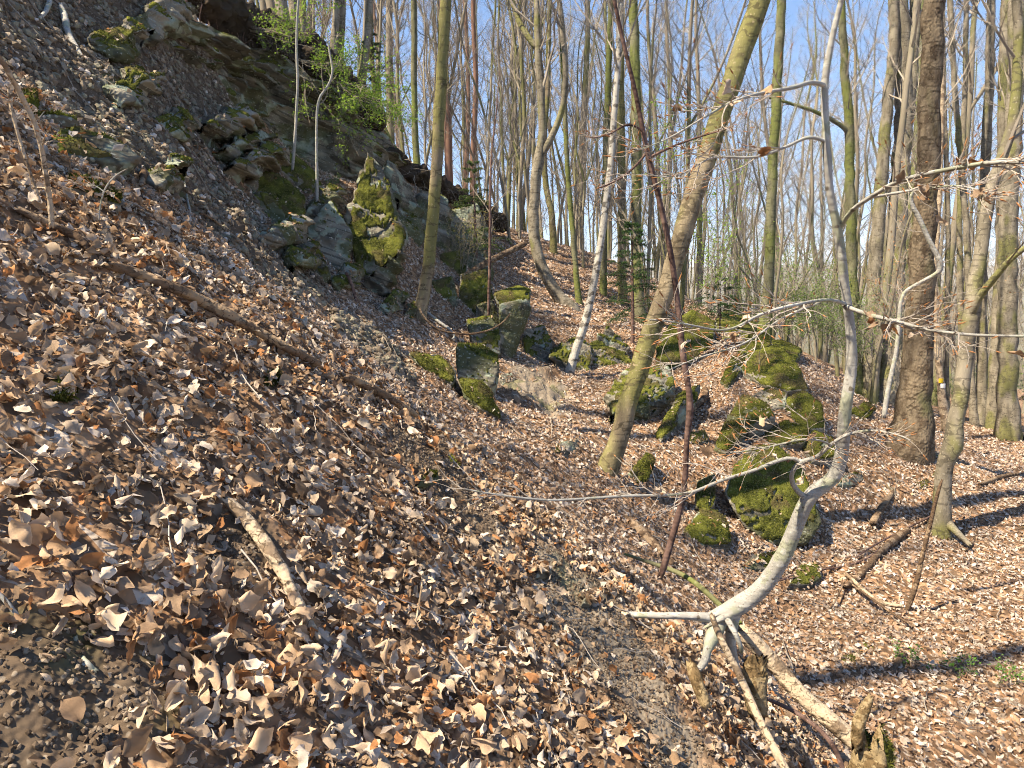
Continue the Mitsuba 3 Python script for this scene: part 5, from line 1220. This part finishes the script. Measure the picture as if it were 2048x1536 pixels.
def snag(label, rows, Y, seed, bsdf='rotten_wood', splinter=None, name='broken_stump'):
    """a rotten stump with a jagged, grooved top"""
    r_ = np.random.default_rng(seed)
    m, s = stem(track(rows, Y), 26, 40, 0, 1, 0.10, seed, True, 5, 14)
    v, f = m
    R = s[:, 3].max()
    ax = s[-1, :3] - s[0, :3]
    L = np.linalg.norm(ax)
    ax /= L
    h = (v - s[0, :3]) @ ax / L
    a = np.arctan2(*(v - s[0, :3])[:, [0, 1]].T)
    jag = vfbm(np.stack([np.cos(a) * 2.3, np.sin(a) * 2.3, a * 0 + seed], -1), 3, seed) - 0.5
    v = v + ax * (np.clip((h - 0.55) / 0.45, 0, 1) * jag * 2.6 * R)[:, None]
    groove = vfbm(np.stack([np.cos(a) * 5, np.sin(a) * 5, h * 1.2], -1), 3, seed + 1) - 0.5
    ctr = s[0, :3] + ax * (h * L)[:, None]
    v = v + (v - ctr) * (groove * 0.55)[:, None]
    key = thing(name, label, 'stump')
    part(key, 'wood', (v, f), bsdf, True)
    if splinter:
        m2, s2 = stem(track(splinter, Y), 12, 24, 0, 1, 0.16, seed + 4, True, 3, 30)
        part(key, 'splinter', m2, bsdf, True)
    return key, trimesh.Trimesh(v, f, process=False)


k, m = snag('broken stump with an upright splinter at the bottom right edge', [(1735, 1600, 0, 78), (1738, 1540, 0, 74), (1742, 1500, 0.02, 70), (1740, 1478, 0.02, 58)], 3.0, 91, splinter=[(1716, 1490, -0.02, 22), (1720, 1450, 0, 26), (1730, 1420, 0.02, 24), (1742, 1395, 0.04, 14)])
moss_on(k, m, (0.8, -0.2, 0.6), 0.7, 0.7, 91, 0.006, 1200)
k, m = snag('rotten yellow brown stump remnant under the pale dead branch', [(1512, 1420, 0, 40), (1508, 1385, 0, 44), (1510, 1345, 0.02, 42), (1522, 1318, 0.04, 24)], 3.05, 93)
snag('small dark broken stump on the cliff top between the grey trunks', [(621, 92, 0, 12), (622, 75, 0, 11), (621, 62, 0, 9)], 20.5, 95, 'dead_wood')

# twigs lying in the leaves
tr_ = np.random.default_rng(33)
for n_, rng_ in enumerate([(1.1, 4.5, 90, 0.10, 0.35, 0.0022), (4.5, 14, 320, 0.25, 1.0, 0.005)]):
    d = np.sqrt(tr_.uniform(rng_[0] ** 2, rng_[1] ** 2, rng_[2]))
    an = tr_.uniform(-0.75, 0.75, rng_[2])
    b = np.stack([d * np.sin(an), d * np.cos(an)], 1)
    di = tr_.normal(0, 1, (rng_[2], 2))
    di /= np.linalg.norm(di, axis=1, keepdims=True)
    L = tr_.uniform(rng_[3], rng_[4], rng_[2])
    st = np.linspace(0, 1, 6)
    side = np.stack([-di[:, 1], di[:, 0]], 1)
    xy = b[:, None] + di[:, None] * (st[None, :, None] * L[:, None, None]) + side[:, None] * (np.cumsum(tr_.normal(0, 0.03, (rng_[2], 6)), 1) * L[:, None])[..., None]
    pts = np.concatenate([xy, land(xy[..., 0], xy[..., 1])[..., None] + 0.025 + tr_.uniform(0, 0.02, (rng_[2], 1, 1))], 2)
    part('hillside', 'twig_litter', tubes(pts, tr_.uniform(0.6, 1.5, (rng_[2], 1)) * rng_[5] * np.linspace(1, 0.5, 6)[None], 6), 'twig' if n_ else 'grey_twig', True, None, None, 'stuff')

# ------------------------------------------------------------------ trees up the slope at the left whose shade falls on the bank
sr = np.random.default_rng(17)
got = 0
while got < 12:
    x, y = sr.uniform(-19, -6), sr.uniform(-9, 15)
    if x / max(y, 0.1) > -0.85 and y > 0 or not free_spot(x, y, 1.9):
        continue
    plant('tall_bare' if got % 3 else 'slim_bare', int(sr.integers(0, 4)), x, y, 'bare tree on the slope above the leafy bank, left of the view', 'bare trees left of the view', sr)
    got += 1

# ------------------------------------------------------------------ evergreens, fresh leaves, undergrowth
def spruce(label, foot, top, Y, wide, seed, low=0.08, n=54, col=(0.045, 0.085, 0.03)):
    """a small spruce: stem, whorled boughs and needle covered sprays"""
    r_ = np.random.default_rng(seed)
    a, b = P(*foot, Y), P(*top, Y)
    H = b[2] - a[2]
    key = thing('spruce', label, 'spruce')
    m, s = stem(np.array([[*(a - [0, 0, 0.3]), 0.05 * H / 3], [*(a * 0.5 + b * 0.5), 0.03 * H / 3], [*b, 0.004]]), 9, 30, 0, 1, 0.05, seed, True, 0, 8)
    part(key, 'trunk', m, 'dark_bark', True)
    h = low + (0.97 - low) * np.sort(r_.random(n))
    ang = np.arange(n) * 2.4 + r_.normal(0, 0.3, n)
    L = wide * (1 - h) ** 0.75 * r_.uniform(0.65, 1.15, n) + 0.06
    base = a + (b - a) * h[:, None]
    d = np.stack([np.cos(ang), np.sin(ang), 0.15 + 0.35 * h], 1)
    p1, r1 = side_shoots(base, d, L, 0.004 + 0.006 * L, 7, r_, -0.5, 0.06)
    part(key, 'boughs', tubes(p1, r1, 4), 'dark_bark', True, kind='stuff')
    b2, d2, _, _ = off_from(p1, r1, 16, 0.12, r_, 0.9)
    d2 = d2 * np.array([1, 1, 0.45]) - np.array([0, 0, 0.25])
    L2 = np.repeat(L, 16) * r_.uniform(0.10, 0.28, len(b2)) + 0.03
    p2, r2 = side_shoots(b2, d2, L2, np.full(len(b2), 0.002), 3, r_, -0.1, 0.1)
    lines_ = np.concatenate([p1[:, 1:].reshape(-1, 6, 3)[:, :, :], np.repeat(p2, 2, 1)[:, :6]], 0)
    k = 26
    t = r_.uniform(0, 4.99, (len(lines_), k))
    i = t.astype(int)
    row = np.arange(len(lines_))[:, None]
    q = lines_[row, i] * (1 - (t - i))[..., None] + lines_[row, i + 1] * (t - i)[..., None]
    ax = lines_[row, np.minimum(i + 1, 5)] - lines_[row, i] + 1e-5
    ax = ax / np.linalg.norm(ax, axis=2, keepdims=True)
    sd = np.cross(ax, r_.normal(0, 1, q.shape))
    sd /= np.linalg.norm(sd, axis=2, keepdims=True)
    nd = ax * 0.7 + sd * 0.75
    wdt = np.cross(nd, r_.normal(0, 1, q.shape))
    wdt /= np.linalg.norm(wdt, axis=2, keepdims=True)
    ln = r_.uniform(0.018, 0.034, q.shape[:2])[..., None]
    v = np.stack([q - wdt * 0.0045, q + wdt * 0.0045, q + nd * ln * 1.7], 2).reshape(-1, 3)
    c = np.repeat((np.array(col) * r_.uniform(0.6, 1.5, (len(v) // 3, 1))), 3, 0)
    part(key, 'needles', (v, np.arange(len(v)).reshape(-1, 3)), 'needles', False, c, kind='stuff')
    return key


spruce('small dark green spruce right of the birch', (1266, 735), (1264, 435), 17.2, 1.15, 101, low=0.28, n=60)
spruce('thin spruce with hanging boughs before the pale rock wall', (955, 560), (945, 318), 19.5, 1.1, 102, low=0.2, n=44, col=(0.06, 0.095, 0.03))
spruce('low spruce sprouts on the mossy hump at the top of the ridge', (1440, 640), (1442, 545), 18.5, 0.9, 103, low=0.02, n=34)
spruce('slim young spruce behind the green shrub on the cliff top', (752, 235), (742, 60), 21.0, 0.8, 104, low=0.1, n=40, col=(0.07, 0.11, 0.04))


def leaf_cloud(pos, size, r_, col, droop=0.2, spread=0.25):
    """small pointed leaves, two triangles each, folded at the midrib"""
    n = len(pos)
    up = np.array([0, 0, 1.0]) + r_.normal(0, 0.6, (n, 3))
    up /= np.linalg.norm(up, axis=1, keepdims=True)
    ax = np.cross(up, r_.normal(0, 1, (n, 3)))
    ax /= np.linalg.norm(ax, axis=1, keepdims=True)
    ax = ax - up * droop
    ay = np.cross(up, ax)
    s = r_.uniform(0.6, 1.25, (n, 1)) * size
    tip, l, r = pos + ax * s, pos + ax * s * 0.45 + ay * s * 0.36 + up * s * 0.12, pos + ax * s * 0.45 - ay * s * 0.36 + up * s * 0.12
    v = np.stack([pos, r, tip, l], 1).reshape(-1, 3)
    f = (np.array([[0, 1, 2], [0, 2, 3]])[None] + (np.arange(n) * 4)[:, None, None]).reshape(-1, 3)
    c = np.repeat(np.array(col) * r_.uniform(1 - spread, 1 + spread, (n, 1)) * np.array([1, 1, 1]) + r_.normal(0, 0.01, (n, 1)), 4, 0)
    return (v, f), np.clip(c, 0.01, 0.8)


def shrub(name, label, cat, foot, reach, Y, seed, stems=7, leaf=0.04, n=900, col=(0.20, 0.36, 0.05), bsdf='fresh_leaf', up=0.6, width=1.0, kids=(7, 5), twig='twig', rad=0.010, pick=1.0, group=None):
    """stems fanning out from a foot, each leafed along its twigs"""
    r_ = np.random.default_rng(seed)
    a = P(*foot, Y) if Y else hit(*foot)
    key = thing(name, label, cat, group)
    d = r_.normal(0, width, (stems, 3)) * np.array([1, 1, 0.3]) + np.array(reach, float)
    base = a + r_.normal(0, 0.08, (stems, 3)) * np.array([1, 1, 0.2])
    L = np.linalg.norm(reach) * r_.uniform(0.6, 1.15, stems)
    p1, r1 = side_shoots(base, d, L, np.full(stems, rad), 9, r_, up, 0.10)
    part(key, 'stems', tubes(p1, r1, 5), twig, True, kind='stuff')
    b, d, rr, _ = off_from(p1, r1, kids[0], 0.15, r_, 0.8)
    p2, r2 = side_shoots(b, d, np.repeat(L, kids[0]) * r_.uniform(0.2, 0.45, len(b)), np.maximum(rr * 0.5, 0.002), 6, r_, 0.2, 0.14)
    b, d, rr, _ = off_from(p2, r2, kids[1], 0.2, r_, 0.8)
    p3, r3 = side_shoots(b, d, np.repeat(L, kids[0] * kids[1]) * r_.uniform(0.08, 0.2, len(b)), np.full(len(b), 0.0018), 4, r_, 0.1, 0.14)
    part(key, 'twigs', joined([tubes(p2, r2, 4), tubes(p3, r3, 3)]), twig, False, kind='stuff')
    pool = np.vstack([p3.reshape(-1, 3), p2[:, 2:].reshape(-1, 3)])
    q = pool[r_.integers(0, len(pool), n)] + r_.normal(0, leaf * 0.5, (n, 3))
    m, c = leaf_cloud(q, leaf, r_, col)
    part(key, 'leaves', m, bsdf, False, c, kind='stuff')
    return key


# bright green bush that hangs over the cliff edge
for n_, (lab, ft, rc, Y, nn) in enumerate([
        ('fresh green bush hanging over the left end of the cliff edge', (505, 62), (1.6, -0.6, -0.4), 15.6, 1000), ('fresh green bush on the middle of the cliff edge', (600, 120), (1.6, -0.6, -0.9), 15.8, 1500),
        ('fresh green bush below the double grey trunk on the cliff', (672, 165), (1.4, -0.5, -1.2), 16.4, 1900), ('fresh green bush at the right end of the cliff, against the sky', (722, 170), (0.5, -0.4, -1.3), 17.0, 1300)]):
    shrub('hazel_bush', lab, 'bush', ft, rc, Y, 110 + n_, 9, 0.055, nn, (0.27, 0.42, 0.06), up=0.3, width=0.5)
shrub('leafing_sapling', 'young tree with fresh green leaves behind the dark reddish sapling', 'sapling', (1345, 420), (0.3, 0, 2.0), 13.0, 120, 5, 0.05, 420, (0.28, 0.42, 0.07), width=0.6)
shrub('leafing_sapling', 'fresh green sapling right of the leaning beech', 'sapling', (1420, 620), (0.4, 0, 2.8), 15.5, 121, 5, 0.055, 700, (0.28, 0.42, 0.07), width=0.7)
shrub('leafing_sapling', 'low spray of fresh green leaves above the mossy hump', 'sapling', (1400, 590), (0.8, 0, 0.7), 16.8, 122, 6, 0.05, 500, (0.24, 0.38, 0.07), width=0.5)
for n_, (lab, ft, Y) in enumerate([('thicket of green leaved undergrowth right behind the ridge, nearest the ridge', (1600, 690), 24), ('green undergrowth thicket behind the ridge, middle one', (1660, 700), 27), ('green undergrowth thicket left of the stoutest trunk', (1705, 730), 26), ('green undergrowth thicket behind the mossy hump', (1550, 665), 25),
                                   ('thin green undergrowth right of the kneed tree', (1990, 800), 30), ('sparse green undergrowth right of the stoutest trunk', (1890, 800), 33), ('sparse green undergrowth at the right edge', (2040, 800), 28)]):
    shrub('undergrowth_bush', lab, 'bush', ft, (0.1, 0, 2.6 if n_ < 4 else 1.6), Y, 130 + n_, 22, 0.06, 4200 if n_ < 4 else 1800, (0.16, 0.24, 0.07), width=1.5, rad=0.008)
for n_, (lab, ft, Y, h) in enumerate([('bush keeping its withered brown leaves right of the stoutest trunk', (1880, 720), 18.0, 2.2), ('young beech with brown leaves left of the stoutest trunk', (1790, 640), 16.5, 1.6), ('bush of yellow brown leaves in the hollow', (925, 545), 18.0, 1.6), ('bare thicket on the leafy knoll behind the bowed beech', (1080, 470), 26.0, 2.0), ('bare thicket on the bank edge at the far end of the knoll', (1180, 540), 29.0, 2.0)]):
    shrub('brown_leaved_bush', lab, 'bush', ft, (0.1, 0, h), Y, 140 + n_, 9, 0.05, 420 if n_ < 3 else 150, (0.34, 0.21, 0.11) if n_ != 2 else (0.33, 0.30, 0.09), 'litter', width=0.8)
for n_, (lab, ft) in enumerate([('small green fern tuft at the right edge of the gully floor', (2010, 1370)), ('green plants on the mossy short log', (1808, 1325)), ('green weeds by the foot of the stoutest trunk', (1885, 960)), ('small green plants left of the kneed tree', (1870, 915)), ('green sprig on the shelf beneath the cliff', (672, 372)), ('green herb tuft on the gully floor left of the fern', (1920, 1345))]):
    shrub('green_plant', lab, 'plant', ft, (0.02, 0, 0.22), None, 150 + n_, 9, 0.03, 160, (0.12, 0.24, 0.05), width=0.09, kids=(4, 2), rad=0.003)

# ------------------------------------------------------------------ dark earth and roots under the plateau edge
eo = thing('earth_overhang', 'dark overhanging edge of earth and roots along the top of the cliff', 'earth bank')
band = track([(415, 4, -1.2, 50), (455, 26, -0.6, 52), (520, 74, 0.3, 56), (580, 108, 0.8, 56), (640, 144, 1.2, 52), (700, 192, 1.7, 44), (745, 240, 2.2, 36)], 16.0)
s = spline(band, 90)
er = np.random.default_rng(162)
for q in range(0, 84, 7):
    c, R = s[q:q + 9, :3], s[q:q + 9, 3].mean()
    pts = np.repeat(c, 10, 0) + er.normal(0, 1, (len(c) * 10, 3)) * R * np.array([0.8, 1.6, 0.55]) + np.array([0, 0.5, 0])
    part(eo, 'clump', rock_mesh(pts, 5, 0.48, 0.16, 5, seed=163 + q, soft=30), 'dark_soil', True)
eo2 = thing('earth_overhang', 'dark root hung edge of earth running down right of the cliff toward the knoll', 'earth bank')
s2 = spline(track([(760, 300, 0, 40), (800, 332, 1.2, 34), (850, 358, 2.6, 32), (900, 380, 4.2, 28), (960, 415, 6.2, 26), (1020, 455, 8.2, 22)], 19.0), 70)
for q in range(0, 63, 7):
    c, R = s2[q:q + 9, :3], s2[q:q + 9, 3].mean()
    pts = np.repeat(c, 10, 0) + er.normal(0, 1, (len(c) * 10, 3)) * R * np.array([0.8, 1.6, 0.55]) + np.array([0, 0.3, -0.1])
    part(eo2, 'clump', rock_mesh(pts, 4, 0.48, 0.16, 5, seed=263 + q, soft=30), 'dark_soil', True)
b_ = s2[er.integers(2, 68, 40), :3] + er.normal(0, 0.15, (40, 3)) - np.array([0, 0.25, 0.05])
p1, r1 = side_shoots(b_, er.normal(0, 0.6, (40, 3)) + np.array([0.3, -0.4, -0.9]), er.uniform(0.4, 1.5, 40), er.uniform(0.006, 0.015, 40), 8, er, -0.2, 0.2)
part(eo2, 'hanging_roots', tubes(p1, r1, 5), 'twig', True, kind='stuff')
rr_ = np.random.default_rng(161)
idx = rr_.integers(4, 86, 46)
base = s[idx, :3] + rr_.normal(0, 0.12, (46, 3)) - np.array([0, 0.25, 0.1])
p1, r1 = side_shoots(base, rr_.normal(0, 0.5, (46, 3)) + np.array([0.3, -0.3, -1.1]), rr_.uniform(0.4, 1.3, 46), rr_.uniform(0.005, 0.014, 46), 8, rr_, -0.3, 0.18)
part(eo, 'hanging_roots', tubes(p1, r1, 5), 'dark_bark', True, kind='stuff')

# trail blaze on a slim pale trunk right of the stoutest one
key, s, Yb = tree('beech', 'slim pale trunk carrying the yellow and white trail blaze', 'tree', [(1890, 830, 0, 20), (1884, 790, 0, 17), (1879, 750, 0, 15), (1874, 680, 0.05, 14), (1868, 560, 0.1, 13), (1876, 420, 0.2, 12), (1884, 200, 0.3, 10), (1882, -10, 0.3, 9)], 'pale_wood', ext=6, sides=14, seg=60, flare=0.4, seed=170, crown=(12, 0.4, (1, 3)), Y=19.0)
for nm, y0, y1, bs in (('white_blaze', 775, 766, 'white_paint'), ('yellow_blaze', 765, 756, 'yellow_paint')):
    a, b = P(1879.5, y0, Yb), P(1878.5, y1, Yb)
    c = s[np.argmin(np.abs(s[:, 2] - (a[2] + b[2]) / 2))]
    th = np.linspace(-2.25, -0.9, 8)
    ring = np.stack([np.cos(th), np.sin(th)], 1) * (c[3] * 1.12 + 0.004)
    v = np.vstack([np.c_[ring + c[:2], np.full(8, a[2])], np.c_[ring + c[:2], np.full(8, b[2])]])
    j = np.arange(7)
    part(key, nm, (v, np.vstack([np.stack([j, j + 1, j + 9], 1), np.stack([j, j + 9, j + 8], 1)])), bs, True)

# flakes of shale and clods strewn over the steep bare bank
fr_ = np.random.default_rng(44)
n_ = 90000
d = np.sqrt(fr_.uniform(4.2 ** 2, 16.5 ** 2, n_))
an = fr_.uniform(-0.8, -0.12, n_)
x, y = d * np.sin(an), d * np.cos(an)
k = fr_.random(n_) < bare_np(x, y) * 0.8
x, y = x[k], y[k]
flakes = [(ico0.vertices * 0.03 * fr_.uniform(0.6, 1.2, (12, 1)) * np.array([1, fr_.uniform(0.5, 1), fr_.uniform(0.25, 0.7)]), ico0.faces, np.ones(12)) for _ in range(14)]
v, f, c = scatter_leaves(np.stack([x, y, land(x, y) + 0.005], 1), slope_at(x, y), flakes, fr_, 0.5, np.array([(0.17, 0.14, 0.105), (0.25, 0.215, 0.165), (0.13, 0.105, 0.075), (0.21, 0.20, 0.15)]), (0.35, 1.9), (0.8, 1.15), 0.03)
part('hillside', 'shale_flakes', (v, f), 'chips', False, c, None, 'stuff')

# ------------------------------------------------------------------ the air
HAZE = 0.0003
scene['air'] = {'type': 'homogeneous', 'albedo': rgb(0.95, 0.95, 0.95), 'sigma_t': rgb(HAZE, HAZE * 1.05, HAZE * 1.2)}
scene['haze'] = {'type': 'cube', 'bsdf': {'type': 'null'}, 'interior': {'type': 'ref', 'id': 'air'}, 'to_world': T().translate([0, 1200, 15]).scale([2700, 1800, 75])}
scene['camera']['medium'] = {'type': 'ref', 'id': 'air'}
labels['haze'] = {'label': 'thin bluish air between the trees', 'category': 'haze', 'kind': 'stuff'}
